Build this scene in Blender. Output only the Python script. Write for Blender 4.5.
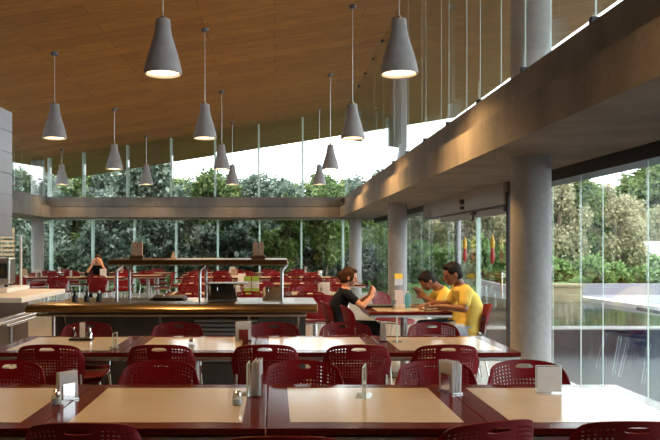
import bpy, bmesh, math, random
import numpy as np
from mathutils import Vector, Matrix, Euler

# ------------------------------------------------------------------ scene, camera, light
S = bpy.context.scene
for o in list(bpy.data.objects):
    bpy.data.objects.remove(o)
COL = S.collection
PI = math.pi

cam = bpy.data.cameras.new('camera')
cam_o = bpy.data.objects.new('camera', cam)
COL.objects.link(cam_o)
cam_o.location = (0, 0, 1.45)
cam_o.rotation_euler = (PI / 2, 0, 0)
cam.sensor_width = 36
cam.lens = 36 * 720 / 660
cam.shift_x = 55 / 660
cam.shift_y = 26 / 660
cam.clip_end = 400
S.camera = cam_o

W = bpy.data.worlds.new('overcast_sky')
S.world = W
W.use_nodes = True
wn = W.node_tree.nodes
bg = wn['Background']
bg.inputs[0].default_value = (0.90, 0.95, 1.0, 1)
bg.inputs[1].default_value = 4.0

sun = bpy.data.lights.new('sun', 'SUN')
sun.energy = 1.3
sun.angle = math.radians(12)
sun.color = (1.0, 0.93, 0.80)
sun_o = bpy.data.objects.new('sun', sun)
COL.objects.link(sun_o)
sun_o.rotation_euler = Vector((-0.25, -1.0, 0.85)).to_track_quat('Z', 'Y').to_euler()
sun_o.location = (-10, -20, 30)

S.view_settings.view_transform = 'Standard'
S.view_settings.look = 'None'
S.view_settings.gamma = 1
S.view_settings.use_curve_mapping = False
S.view_settings.exposure = 0.5
S.cycles.use_denoising = True
S.cycles.max_bounces = 10
S.cycles.diffuse_bounces = 5
S.cycles.glossy_bounces = 4
S.cycles.transparent_max_bounces = 24
S.cycles.sample_clamp_indirect = 6

# ------------------------------------------------------------------ materials
def new_mat(name):
    m = bpy.data.materials.new(name)
    m.use_nodes = True
    nt = m.node_tree
    return m, nt, nt.nodes, nt.links, nt.nodes['Principled BSDF']

def plain(name, col, rough=0.5, metal=0.0, spec=0.5, var=0.12, scale=6.0, bump=0.0, coord='Object'):
    """principled material with a soft procedural mottling of its colour"""
    m, nt, N, L, P = new_mat(name)
    tc = N.new('ShaderNodeTexCoord')
    nz = N.new('ShaderNodeTexNoise'); nz.inputs['Scale'].default_value = scale
    nz.inputs['Detail'].default_value = 5
    L.new(tc.outputs[coord], nz.inputs['Vector'])
    cr = N.new('ShaderNodeValToRGB')
    cr.color_ramp.elements[0].position = 0.3
    cr.color_ramp.elements[1].position = 0.7
    cr.color_ramp.elements[0].color = (*[c * (1 - var) for c in col], 1)
    cr.color_ramp.elements[1].color = (*[min(1, c * (1 + var)) for c in col], 1)
    L.new(nz.outputs['Fac'], cr.inputs['Fac'])
    L.new(cr.outputs['Color'], P.inputs['Base Color'])
    P.inputs['Roughness'].default_value = rough
    P.inputs['Metallic'].default_value = metal
    P.inputs['Specular IOR Level'].default_value = spec
    if bump:
        bp = N.new('ShaderNodeBump'); bp.inputs['Strength'].default_value = bump
        bp.inputs['Distance'].default_value = 0.02
        L.new(nz.outputs['Fac'], bp.inputs['Height'])
        L.new(bp.outputs['Normal'], P.inputs['Normal'])
    return m

def concrete(name, col, formwork=True):
    m, nt, N, L, P = new_mat(name)
    tc = N.new('ShaderNodeTexCoord')
    mp = N.new('ShaderNodeMapping'); mp.inputs['Scale'].default_value = (1.0, 1.0, 0.35)
    L.new(tc.outputs['Object'], mp.inputs['Vector'])
    n1 = N.new('ShaderNodeTexNoise'); n1.inputs['Scale'].default_value = 2.2; n1.inputs['Detail'].default_value = 8
    n2 = N.new('ShaderNodeTexNoise'); n2.inputs['Scale'].default_value = 22; n2.inputs['Detail'].default_value = 6
    L.new(mp.outputs[0], n1.inputs['Vector']); L.new(tc.outputs['Object'], n2.inputs['Vector'])
    c1 = N.new('ShaderNodeValToRGB')
    c1.color_ramp.elements[0].position = 0.32; c1.color_ramp.elements[1].position = 0.72
    c1.color_ramp.elements[0].color = (*[c * 0.72 for c in col], 1)
    c1.color_ramp.elements[1].color = (*[c * 1.2 for c in col], 1)
    L.new(n1.outputs['Fac'], c1.inputs['Fac'])
    mx = N.new('ShaderNodeMixRGB'); mx.blend_type = 'MULTIPLY'; mx.inputs['Fac'].default_value = 0.35
    L.new(c1.outputs['Color'], mx.inputs[1]); L.new(n2.outputs['Fac'], mx.inputs[2])
    L.new(mx.outputs[0], P.inputs['Base Color'])
    P.inputs['Roughness'].default_value = 0.75
    bp = N.new('ShaderNodeBump'); bp.inputs['Strength'].default_value = 0.25; bp.inputs['Distance'].default_value = 0.01
    L.new(n2.outputs['Fac'], bp.inputs['Height']); L.new(bp.outputs['Normal'], P.inputs['Normal'])
    return m

def wood_planks(name, c1, c2, cm, bw=2.4, rh=0.3, rough=0.45):
    m, nt, N, L, P = new_mat(name)
    tc = N.new('ShaderNodeTexCoord')
    br = N.new('ShaderNodeTexBrick')
    br.inputs['Scale'].default_value = 1.0
    br.inputs['Brick Width'].default_value = bw
    br.inputs['Row Height'].default_value = rh
    br.inputs['Mortar Size'].default_value = 0.006
    br.inputs['Mortar Smooth'].default_value = 0.1
    br.inputs['Bias'].default_value = 0.0
    br.inputs['Color1'].default_value = (*c1, 1); br.inputs['Color2'].default_value = (*c2, 1)
    br.inputs['Mortar'].default_value = (*cm, 1)
    br.offset = 0.43
    L.new(tc.outputs['Object'], br.inputs['Vector'])
    mp = N.new('ShaderNodeMapping'); mp.inputs['Scale'].default_value = (0.5, 9.0, 9.0)
    L.new(tc.outputs['Object'], mp.inputs['Vector'])
    nz = N.new('ShaderNodeTexNoise'); nz.inputs['Scale'].default_value = 2.0; nz.inputs['Detail'].default_value = 7
    L.new(mp.outputs[0], nz.inputs['Vector'])
    cr = N.new('ShaderNodeValToRGB')
    cr.color_ramp.elements[0].position = 0.3; cr.color_ramp.elements[1].position = 0.75
    cr.color_ramp.elements[0].color = (0.68, 0.66, 0.64, 1); cr.color_ramp.elements[1].color = (1.1, 1.1, 1.1, 1)
    L.new(nz.outputs['Fac'], cr.inputs['Fac'])
    mx = N.new('ShaderNodeMixRGB'); mx.blend_type = 'MULTIPLY'; mx.inputs['Fac'].default_value = 1
    L.new(br.outputs['Color'], mx.inputs[1]); L.new(cr.outputs['Color'], mx.inputs[2])
    L.new(mx.outputs[0], P.inputs['Base Color'])
    P.inputs['Roughness'].default_value = rough
    return m

def thin_glass(name, tint, ior=1.5, refl=1.0):
    """architectural pane: transparent with fresnel reflection"""
    m = bpy.data.materials.new(name); m.use_nodes = True
    nt = m.node_tree; N = nt.nodes; L = nt.links
    N.remove(N['Principled BSDF'])
    tr = N.new('ShaderNodeBsdfTransparent'); tr.inputs[0].default_value = (*tint, 1)
    gl = N.new('ShaderNodeBsdfGlossy'); gl.inputs['Roughness'].default_value = 0.0
    gl.inputs['Color'].default_value = (refl, refl, refl, 1)
    fr = N.new('ShaderNodeFresnel')
    ge = N.new('ShaderNodeNewGeometry')       # the same reflectance on both faces of the pane
    mr = N.new('ShaderNodeMapRange'); mr.inputs['To Min'].default_value = ior; mr.inputs['To Max'].default_value = 1 / ior
    L.new(ge.outputs['Backfacing'], mr.inputs['Value']); L.new(mr.outputs[0], fr.inputs['IOR'])
    nz = N.new('ShaderNodeTexNoise'); nz.inputs['Scale'].default_value = 0.7
    tc = N.new('ShaderNodeTexCoord'); L.new(tc.outputs['Object'], nz.inputs['Vector'])
    bp = N.new('ShaderNodeBump'); bp.inputs['Strength'].default_value = 0.02; bp.inputs['Distance'].default_value = 0.05
    L.new(nz.outputs['Fac'], bp.inputs['Height']); L.new(bp.outputs['Normal'], gl.inputs['Normal'])
    mx = N.new('ShaderNodeMixShader')
    L.new(fr.outputs[0], mx.inputs[0]); L.new(tr.outputs[0], mx.inputs[1]); L.new(gl.outputs[0], mx.inputs[2])
    L.new(mx.outputs[0], N['Material Output'].inputs[0])
    return m

def frosted_edge(name, col, alpha):
    m = bpy.data.materials.new(name); m.use_nodes = True
    nt = m.node_tree; N = nt.nodes; L = nt.links
    P = N['Principled BSDF']
    nz = N.new('ShaderNodeTexNoise'); nz.inputs['Scale'].default_value = 3
    cr = N.new('ShaderNodeValToRGB')
    cr.color_ramp.elements[0].color = (*[c * 0.85 for c in col], 1); cr.color_ramp.elements[1].color = (*col, 1)
    L.new(nz.outputs['Fac'], cr.inputs['Fac']); L.new(cr.outputs['Color'], P.inputs['Base Color'])
    P.inputs['Roughness'].default_value = 0.2
    tl = N.new('ShaderNodeBsdfTranslucent'); L.new(cr.outputs['Color'], tl.inputs[0])
    m1 = N.new('ShaderNodeMixShader'); m1.inputs[0].default_value = 0.5
    L.new(P.outputs[0], m1.inputs[1]); L.new(tl.outputs[0], m1.inputs[2])
    tr = N.new('ShaderNodeBsdfTransparent')
    m2 = N.new('ShaderNodeMixShader'); m2.inputs[0].default_value = alpha
    L.new(tr.outputs[0], m2.inputs[1]); L.new(m1.outputs[0], m2.inputs[2])
    L.new(m2.outputs[0], N['Material Output'].inputs[0])
    return m

def emitter(name, col, strength):
    m, nt, N, L, P = new_mat(name)
    lw = N.new('ShaderNodeTexNoise'); lw.inputs['Scale'].default_value = 2
    mr = N.new('ShaderNodeMapRange'); mr.inputs['To Min'].default_value = strength * 0.95; mr.inputs['To Max'].default_value = strength
    L.new(lw.outputs['Fac'], mr.inputs['Value'])
    P.inputs['Base Color'].default_value = (*col, 1)
    P.inputs['Emission Color'].default_value = (*col, 1)
    L.new(mr.outputs[0], P.inputs['Emission Strength'])
    return m

def leafy(name, c1, c2, c3=None, trans=0.35):
    """leaf material: every leaf (mesh island) takes its own tone"""
    m, nt, N, L, P = new_mat(name)
    ge = N.new('ShaderNodeNewGeometry')
    cr = N.new('ShaderNodeValToRGB')
    e = cr.color_ramp.elements
    e[0].position = 0.1; e[0].color = (*c1, 1)
    e[1].position = 0.9; e[1].color = (*(c3 or c2), 1)
    x = e.new(0.5); x.color = (*c2, 1)
    L.new(ge.outputs['Random Per Island'], cr.inputs['Fac'])
    L.new(cr.outputs['Color'], P.inputs['Base Color'])
    P.inputs['Roughness'].default_value = 0.55
    tl = N.new('ShaderNodeBsdfTranslucent'); L.new(cr.outputs['Color'], tl.inputs[0])
    mx = N.new('ShaderNodeMixShader'); mx.inputs[0].default_value = trans
    L.new(P.outputs[0], mx.inputs[1]); L.new(tl.outputs[0], mx.inputs[2])
    L.new(mx.outputs[0], N['Material Output'].inputs[0])
    return m

def water(name, col, rough=0.03):
    m, nt, N, L, P = new_mat(name)
    P.inputs['Base Color'].default_value = (*col, 1)
    P.inputs['Roughness'].default_value = rough
    P.inputs['IOR'].default_value = 1.33
    tc = N.new('ShaderNodeTexCoord')
    mp = N.new('ShaderNodeMapping'); mp.inputs['Scale'].default_value = (1.0, 2.2, 1)
    nz = N.new('ShaderNodeTexNoise'); nz.inputs['Scale'].default_value = 3.5; nz.inputs['Detail'].default_value = 3
    L.new(tc.outputs['Object'], mp.inputs[0]); L.new(mp.outputs[0], nz.inputs['Vector'])
    bp = N.new('ShaderNodeBump'); bp.inputs['Strength'].default_value = 0.05; bp.inputs['Distance'].default_value = 0.05
    L.new(nz.outputs['Fac'], bp.inputs['Height']); L.new(bp.outputs['Normal'], P.inputs['Normal'])
    return m

M = {}
M['concrete'] = concrete('concrete', (0.23, 0.215, 0.20))
M['column'] = concrete('column_concrete', (0.38, 0.37, 0.37))
M['beam'] = concrete('brown_concrete', (0.26, 0.225, 0.19))
M['ceiling'] = wood_planks('ceiling_boards', (0.44, 0.215, 0.048), (0.34, 0.158, 0.034), (0.17, 0.08, 0.02), 2.6, 0.42, 0.6)
M['floor'] = plain('floor_tile', (0.29, 0.25, 0.19), 0.3, var=0.08, scale=3)
M['glass'] = thin_glass('glass', (0.94, 0.97, 0.955), 1.45, 0.85)
M['fin_glass'] = thin_glass('fin_glass', (0.94, 0.975, 0.96), 1.18)
M['fin_edge'] = frosted_edge('fin_edge', (0.80, 0.93, 0.89), 0.9)
M['steel'] = plain('brushed_steel', (0.55, 0.55, 0.55), 0.32, 1.0, var=0.08, scale=20)
M['chrome'] = plain('chrome', (0.75, 0.75, 0.76), 0.15, 1.0, var=0.03)
M['panel'] = plain('steel_cladding', (0.30, 0.29, 0.31), 0.45, 0.5, var=0.06, scale=2)
M['dark_metal'] = plain('dark_metal', (0.03, 0.03, 0.035), 0.4, 0.6)
M['black'] = plain('black_plastic', (0.012, 0.012, 0.014), 0.4)
M['red'] = plain('red_plastic', (0.16, 0.003, 0.008), 0.42, spec=0.2, var=0.05, scale=3)
M['burgundy'] = plain('burgundy_laminate', (0.115, 0.012, 0.008), 0.15, spec=0.12, var=0.15, scale=4)
M['cream'] = plain('cream_laminate', (0.70, 0.58, 0.44), 0.14, spec=0.6, var=0.05, scale=5)
M['white'] = frosted_edge('white_paper', (0.86, 0.86, 0.88), 1.0)
M['white_paint'] = plain('white_paint', (0.82, 0.82, 0.82), 0.6, var=0.04)
M['lintel'] = plain('grey_white_panel', (0.30, 0.29, 0.28), 0.5, var=0.03)
M['tan'] = plain('tan_card', (0.50, 0.36, 0.25), 0.7, var=0.05)
M['brown'] = plain('brown_wood', (0.07, 0.038, 0.02), 0.4, var=0.2, scale=4)
M['counter_front'] = plain('dark_grey_front', (0.055, 0.05, 0.048), 0.45, 0.0, var=0.15)
M['brass'] = plain('bronze_steel', (0.24, 0.165, 0.09), 0.28, 1.0, var=0.1, scale=12)
M['lampshade'] = plain('grey_cement', (0.33, 0.315, 0.32), 0.75, var=0.10, scale=9, bump=0.15)
M['lamp_glow'] = emitter('lamp_glow', (1.0, 0.74, 0.38), 5.5)
M['acrylic'] = thin_glass('acrylic', (0.95, 0.97, 0.97), 1.6)
M['bottle_glass'] = thin_glass('clear_glass', (0.80, 0.84, 0.84), 1.5)
M['yellow'] = plain('yellow_card', (0.80, 0.50, 0.04), 0.6)
M['blue'] = plain('blue_plastic', (0.10, 0.38, 0.55), 0.4)
M['green'] = plain('green_carton', (0.30, 0.50, 0.06), 0.5)
M['lilac'] = plain('lilac_card', (0.62, 0.62, 0.80), 0.6)
M['skin'] = plain('light_skin', (0.50, 0.25, 0.16), 0.5, var=0.06, scale=15)
M['skin_tan'] = plain('tan_skin', (0.23, 0.095, 0.05), 0.45, var=0.06, scale=15)
M['hair_black'] = plain('black_hair', (0.010, 0.009, 0.010), 0.6, spec=0.15, var=0.3, scale=60, bump=0.3)
M['hair_brown'] = plain('brown_hair', (0.045, 0.018, 0.009), 0.6, spec=0.2, var=0.3, scale=60, bump=0.3)
M['shirt_yellow'] = plain('yellow_cotton', (0.76, 0.56, 0.13), 0.85, spec=0.1, var=0.06, scale=12, bump=0.1)
M['shirt_black'] = plain('black_cotton', (0.012, 0.014, 0.020), 0.85, spec=0.1, var=0.15, scale=12)
M['trouser_black'] = plain('black_trousers', (0.010, 0.010, 0.014), 0.8, spec=0.1, var=0.15)
M['denim'] = plain('dark_denim', (0.016, 0.024, 0.05), 0.8, spec=0.1, var=0.2, scale=30)
M['shorts'] = plain('pale_denim', (0.42, 0.50, 0.60), 0.8, spec=0.1, var=0.1, scale=30)
M['lip'] = plain('lip', (0.28, 0.08, 0.06), 0.5)
M['slate'] = plain('wet_slate', (0.005, 0.013, 0.034), 0.25, spec=0.04, var=0.3, scale=2.5)
M['dark_wall'] = plain('dark_plaster', (0.07, 0.06, 0.05), 0.8)
M['water'] = water('pond_water', (0.020, 0.028, 0.035))
M['grass'] = plain('grass', (0.10, 0.19, 0.045), 0.9, var=0.35, scale=5, bump=0.5)
M['paving'] = plain('grey_paving', (0.22, 0.21, 0.25), 0.7, var=0.1, scale=1.5)
M['yellow_stone'] = plain('yellowish_stone', (0.30, 0.26, 0.15), 0.8, var=0.15, scale=4)
M['soil'] = plain('soil', (0.11, 0.085, 0.055), 0.95, var=0.3, scale=2)
M['hill'] = plain('hill_scrub', (0.07, 0.10, 0.045), 0.95, var=0.5, scale=1.2, bump=0.8)
M['louvre'] = plain('grey_louvre', (0.22, 0.22, 0.22), 0.5, var=0.05)
M['rose'] = plain('dark_grey_rose', (0.13, 0.13, 0.14), 0.6)
M['bark'] = plain('bark', (0.15, 0.11, 0.085), 0.9, var=0.3, scale=8, bump=0.4)
M['slat'] = plain('pale_wood_slat', (0.45, 0.30, 0.17), 0.6, var=0.12, scale=5)
M['leaf_dark'] = leafy('dark_leaves', (0.045, 0.080, 0.058), (0.12, 0.165, 0.12), (0.33, 0.37, 0.29))
M['leaf_mid'] = leafy('mid_leaves', (0.05, 0.10, 0.03), (0.11, 0.17, 0.05), (0.24, 0.28, 0.10))
M['leaf_light'] = leafy('light_leaves', (0.11, 0.19, 0.05), (0.20, 0.28, 0.08), (0.32, 0.38, 0.14))
M['leaf_autumn'] = leafy('autumn_leaves', (0.27, 0.27, 0.17), (0.38, 0.36, 0.23), (0.55, 0.48, 0.30))
M['leaf_bush'] = leafy('bush_leaves', (0.10, 0.19, 0.05), (0.18, 0.29, 0.08), (0.32, 0.42, 0.17))
M['macaw_red'] = plain('red_vinyl', (0.45, 0.05, 0.04), 0.5)
M['macaw_yellow'] = plain('yellow_vinyl', (0.70, 0.42, 0.04), 0.5)

# ------------------------------------------------------------------ mesh helpers
class MB:
    """collects shapes in one bmesh and links them as one mesh object"""
    def __init__(s):
        s.bm = bmesh.new(); s.mi = 0
    def _mark(s, n0):
        if s.mi:
            s.bm.faces.ensure_lookup_table()
            for f in s.bm.faces[n0:]:
                f.material_index = s.mi
    def poly(s, pts):
        n0 = len(s.bm.faces)
        s.bm.faces.new([s.bm.verts.new(p) for p in pts]); s._mark(n0)
    def box(s, a, b, bev=0.0, rot=None, piv=None):
        """box between corners a and b"""
        n0 = len(s.bm.faces)
        x0, x1 = sorted((a[0], b[0])); y0, y1 = sorted((a[1], b[1])); z0, z1 = sorted((a[2], b[2]))
        v = [s.bm.verts.new(p) for p in ((x0,y0,z0),(x1,y0,z0),(x1,y1,z0),(x0,y1,z0),(x0,y0,z1),(x1,y0,z1),(x1,y1,z1),(x0,y1,z1))]
        fs = [s.bm.faces.new([v[i] for i in q]) for q in ((3,2,1,0),(4,5,6,7),(0,1,5,4),(1,2,6,5),(2,3,7,6),(3,0,4,7))]
        if bev:
            es = list({e for f in fs for e in f.edges})
            r = bmesh.ops.bevel(s.bm, geom=es, offset=bev, segments=2, profile=0.5, affect='EDGES')
            v = list({q for f in r['faces'] for q in f.verts} | {q for q in v if q.is_valid})
        if rot:
            piv = Vector(piv) if piv else Vector(((x0+x1)/2, (y0+y1)/2, (z0+z1)/2))
            mt = Matrix.Translation(piv) @ Euler(rot).to_matrix().to_4x4() @ Matrix.Translation(-piv)
            for q in v:
                q.co = mt @ q.co
        s._mark(n0)
        return s
    def rings(s, rings, cap=True):
        """loft over rings of points"""
        n0 = len(s.bm.faces)
        R = [[s.bm.verts.new(p) for p in r] for r in rings]
        n = len(R[0])
        for a, b in zip(R, R[1:]):
            for i in range(n):
                j = (i + 1) % n
                s.bm.faces.new((a[i], a[j], b[j], b[i]))
        if cap:
            s.bm.faces.new(list(reversed(R[0]))); s.bm.faces.new(R[-1])
        s._mark(n0)
        return s
    def tube(s, pts, r, seg=8):
        """round tube through points; r is a number or one per point"""
        pts = [Vector(p) for p in pts]
        rr = r if isinstance(r, (list, tuple)) else [r] * len(pts)
        out = []
        up = None
        for i, p in enumerate(pts):
            d = ((pts[i] - pts[i-1]).normalized() if i else Vector()) + ((pts[i+1] - pts[i]).normalized() if i < len(pts)-1 else Vector())
            d.normalize()
            if up is None:
                up = Vector((0, 0, 1)) if abs(d.z) < 0.9 else Vector((1, 0, 0))
            a = d.cross(up).normalized(); b = a.cross(d).normalized(); up = b
            out.append([p + (a * math.cos(t) + b * math.sin(t)) * rr[i] for t in (2*PI*k/seg for k in range(seg))])
        return s.rings(out)
    def lathe(s, prof, c=(0,0,0), seg=24, cap=True):
        c = Vector(c)
        return s.rings([[c + Vector((r*math.cos(2*PI*k/seg), r*math.sin(2*PI*k/seg), z)) for k in range(seg)] for r, z in prof], cap)
    def ball(s, c, r, seg=14, rot=None):
        """ellipsoid; r is a number or (rx,ry,rz)"""
        c = Vector(c); r = Vector(r) if hasattr(r, '__len__') else Vector((r, r, r))
        m = Euler(rot).to_matrix() if rot else Matrix.Identity(3)
        n = max(6, seg // 2 + 2)
        rg = []
        for i in range(n):
            ph = PI * (i + 0.08) / (n - 1 + 0.16)
            rg.append([c + m @ Vector((r.x*math.sin(ph)*math.cos(2*PI*k/seg), r.y*math.sin(ph)*math.sin(2*PI*k/seg), -r.z*math.cos(ph))) for k in range(seg)])
        return s.rings(rg)
    def cone(s, a, b, ra, rb, seg=12):
        """capsule with two radii"""
        a = Vector(a); b = Vector(b)
        d = (b - a)
        if d.length < 1e-5:
            return s.ball(a, ra, seg)
        d.normalize()
        u = d.cross(Vector((0.31, 0.95, 0.12))).normalized(); v = d.cross(u)
        rg = []
        for k in range(1, 5):
            t = PI/2 * k / 4
            rg.append((a - d * ra * math.cos(t), ra * math.sin(t)))
        for k in range(0, 4):
            t = PI/2 * k / 4
            rg.append((b + d * rb * math.sin(t), rb * math.cos(t)))
        return s.rings([[c + (u*math.cos(2*PI*k/seg) + v*math.sin(2*PI*k/seg)) * r for k in range(seg)] for c, r in rg])
    def mesh(s, name, mats, smooth=None):
        bmesh.ops.recalc_face_normals(s.bm, faces=s.bm.faces)
        me = bpy.data.meshes.new(name)
        s.bm.to_mesh(me); s.bm.free()
        for m in (mats if isinstance(mats, (list, tuple)) else [mats]):
            me.materials.append(m)
        if smooth is not None:
            me.polygons.foreach_set('use_smooth', [True] * len(me.polygons))
            if smooth < 180:
                me.set_sharp_from_angle(angle=math.radians(smooth))
        return me
    def build(s, name, mats, parent=None, smooth=None, loc=None):
        me = s.mesh(name, mats, smooth)
        return link(name, me, parent, loc)

def link(name, me, parent=None, loc=None):
    o = bpy.data.objects.new(name, me)
    COL.objects.link(o)
    if parent:
        o.parent = parent
    if loc:
        o.location = loc
    return o

def tag(o, label=None, cat=None, group=None, kind=None):
    if label: o['label'] = label
    if cat: o['category'] = cat
    if group: o['group'] = group
    if kind: o['kind'] = kind
    return o

def thing(name, label, cat, loc=(0,0,0), rz=0, group=None):
    o = bpy.data.objects.new(name, None)
    o.empty_display_size = 0.1
    COL.objects.link(o)
    o.location = loc; o.rotation_euler = (0, 0, rz)
    return tag(o, label, cat, group)

def struct(name, mb, mat, smooth=None, parent=None):
    o = mb.build(name, mat, parent, smooth)
    if not parent:
        o['kind'] = 'structure'
    return o

_kids = {}
def dup(proto, loc, rz, label, group=None):
    """copy of a thing with its parts and sub-parts"""
    r = proto.copy(); COL.objects.link(r)
    r.location = loc; r.rotation_euler = (0, 0, rz)
    r['label'] = label
    if group: r['group'] = group
    for ch, gs in _kids[proto]:
        c = ch.copy(); COL.objects.link(c); c.parent = r
        for g in gs:
            d = g.copy(); COL.objects.link(d); d.parent = c
    return r

class Proto:
    """places the first one itself, then copies it"""
    def __init__(s, o):
        s.o = o; s.used = False
        _kids[o] = [(c, list(c.children)) for c in o.children]
    def put(s, loc, rz, label, group=None):
        if not s.used:
            s.used = True
            s.o.location = loc; s.o.rotation_euler = (0, 0, rz); s.o['label'] = label
            if group: s.o['group'] = group
            return s.o
        return dup(s.o, loc, rz, label, group)

def baked(o):
    """the object's mesh with its modifiers applied"""
    dg = bpy.context.evaluated_depsgraph_get()
    dg.update()
    me = bpy.data.meshes.new_from_object(o.evaluated_get(dg))
    o.modifiers.clear()
    old = o.data
    o.data = me
    me.name = o.name
    bpy.data.meshes.remove(old)
    return o

# ------------------------------------------------------------------ the building
ZS, ZL, ZT = 2.28, 2.605, 2.87           # soffit, ledge and top of the ring beam
XR, YF, XL = 1.88, 20.8, -6.5            # inner faces of the ring beam: right, far, left
XG, YG, XGL = 3.05, 22.0, -7.7           # lower glass line
def ceil_z(x): return 5.10 + 0.158 * x   # the ceiling rises to the right

f = MB(); f.box((-7.75, -5, -0.2), (3.15, 22.1, 0)); struct('floor', f, M['floor'])

c = MB()
for i in range(1):
    x0, x1, y0, y1 = -7.6, 6.55, -5.2, 26.3
    t = 0.28
    c.rings([[(x0, y0, ceil_z(x0)), (x1, y0, ceil_z(x1)), (x1, y0, ceil_z(x1)+t), (x0, y0, ceil_z(x0)+t)],
             [(x0, y1, ceil_z(x0)), (x1, y1, ceil_z(x1)), (x1, y1, ceil_z(x1)+t), (x0, y1, ceil_z(x0)+t)]])
struct('ceiling', c, M['ceiling'])

b = MB()
b.box((XR, -5, ZS), (XG + 0.02, YG, ZL - 0.03)); b.box((XR + 0.16, -5, ZL - 0.03), (XG + 0.02, YG, ZL)); b.box((XR + 0.13, -5, ZL), (XG + 0.02, YG, ZT))
struct('beam_right', b, M['beam'])
b = MB()
b.box((XL, YF, ZS), (XR, YG + 0.02, ZL - 0.03)); b.box((XL - 0.1, YF + 0.16, ZL - 0.03), (XR + 0.1, YG + 0.02, ZL)); b.box((XL - 0.13, YF + 0.13, ZL), (XR + 0.13, YG + 0.02, ZT))
struct('beam_far', b, M['concrete'])
b = MB()
b.box((XGL - 0.02, 9.9, ZS), (XL, YG + 0.02, ZL)); b.box((XGL - 0.02, 9.9, ZL), (XL - 0.13, YG + 0.02, ZT))
struct('beam_left', b, M['concrete'])

# round columns; they pass the ring beam and go on up to the roof
for x, y in ((2.39, 6.73), (2.39, 14.05), (2.39, 21.4), (-7.02, 21.3)):
    k = MB(); r = 0.182
    k.lathe([(r, 0), (r, ZS)], (x, y, 0), 32)
    k.lathe([(r, ZT), (r, ceil_z(x) - 0.02)], (x, y, 0), 32)
    o = k.build('column', M['column'], None, 40); o['kind'] = 'structure'

# walls that close the room behind the camera and beside the kitchen
w = MB(); w.box((-7.75, -5.2, 0), (3.15, -5.0, 6.0)); struct('wall_back', w, M['dark_wall'])
w = MB(); w.box((3.06, -5, 0), (3.2, 0.6, ZS)); w.box((XR + 0.18, -5, ZT), (XR + 0.30, 1.9, ceil_z(2.1) - 0.01)); struct('added_wall_right', w, M['dark_wall'])  # unseen solid wall added to cut daylight and darken the near end
w = MB(); w.box((-6.6, -5, 0), (-6.4, 9.8, 4.0)); struct('wall_left', w, M['concrete'])

# glass walls: panes are one mesh, every glass fin is a part
FINY = [4.62 + 1.3 * k for k in range(-3, 14)]
FINX = [-5.59 + 1.28 * k for k in range(0, 7)]
def fin(parent, a, b, inner):
    """glass blade with polished edges; inner = axis along which it stands out"""
    m = MB()
    m.box(a, b)
    fo = m.build('fin', [M['fin_glass'], M['fin_edge']], parent)
    ax = inner
    for p in fo.data.polygons:
        if abs(p.normal[ax]) > 0.9:
            p.material_index = 1
    return fo
def panes(name, quads):
    m = MB()
    for a, b in quads:
        m.box(a, b)
    o = struct(name, m, M['glass'])
    return o
# lower right wall, interrupted by the entrance
q = []
ys = [y for y in FINY if y < 9.2] + [9.3]
q += [((XG, a + 0.006, 0.02), (XG + 0.015, e - 0.006, ZS - 0.12)) for a, e in zip(ys, ys[1:])]
ys = [14.3] + [y for y in FINY if y > 14.5] + [YG]
q += [((XG, a + 0.006, 0.02), (XG + 0.015, e - 0.006, ZS - 0.12)) for a, e in zip(ys, ys[1:])]
win = panes('window_1', q)
for y in FINY:
    if y < 9.2 or y > 14.5:
        if y > 22: continue
        fin(win, (XG + 0.02, y - 0.012, 0.02), (XG + 0.24, y + 0.012, ZS - 0.12), 0)
m = MB(); m.box((XG - 0.03, 0.62, ZS - 0.125), (XG + 0.26, 9.3, ZS - 0.001)); m.box((XG - 0.03, 14.3, ZS - 0.125), (XG + 0.26, YG, ZS - 0.001))
m.build('head_rail', M['dark_metal'], win)
m = MB(); m.box((XG - 0.03, 0.62, 0.0), (XG + 0.05, 9.3, 0.025)); m.box((XG - 0.03, 14.3, 0.0), (XG + 0.05, YG, 0.025))
m.build('sill_rail', M['steel'], win)
# lower far wall
xs = [XGL] + [-6.87] + FINX + [XG]
win = panes('window_2', [((a + 0.006, YG, 0.02), (e - 0.006, YG + 0.015, ZS - 0.02)) for a, e in zip(xs, xs[1:])])
for x in xs[1:-1]:
    fin(win, (x - 0.03, YG + 0.02, 0.02), (x + 0.03, YG + 0.22, ZS - 0.02), 1)
m = MB(); m.box((XGL, YG - 0.03, ZS - 0.03), (XG, YG + 0.24, ZS - 0.001)); m.build('head_rail', M['steel'], win)
m = MB(); m.box((XGL, YG - 0.03, 0), (XG, YG + 0.05, 0.02)); m.build('sill_rail', M['steel'], win)
# clerestory right
XC = XR + 0.16
q = []
for a, e in zip(FINY, FINY[1:]):
    if a > YF: break
    e = min(e, YF + 0.15)
    q.append(((XC, a + 0.006, ZT + 0.02), (XC + 0.014, e - 0.006, ceil_z(XC) - 0.01)))
win = panes('window_3', q)
for y in FINY:
    if y > YF: continue
    fin(win, (XC + 0.02, y - 0.016, ZT + 0.02), (XC + 0.23, y + 0.016, ceil_z(XC) - 0.02), 0)
    for z, t in ((ZT, 0.07), (ceil_z(XC) - 0.09, 0.07)):
        m = MB(); m.box((XC - 0.02, y - 0.02, z), (XC + 0.05, y + 0.02, z + t*0.7), 0.005); m.build('clamp', M['dark_metal'], win)
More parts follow.
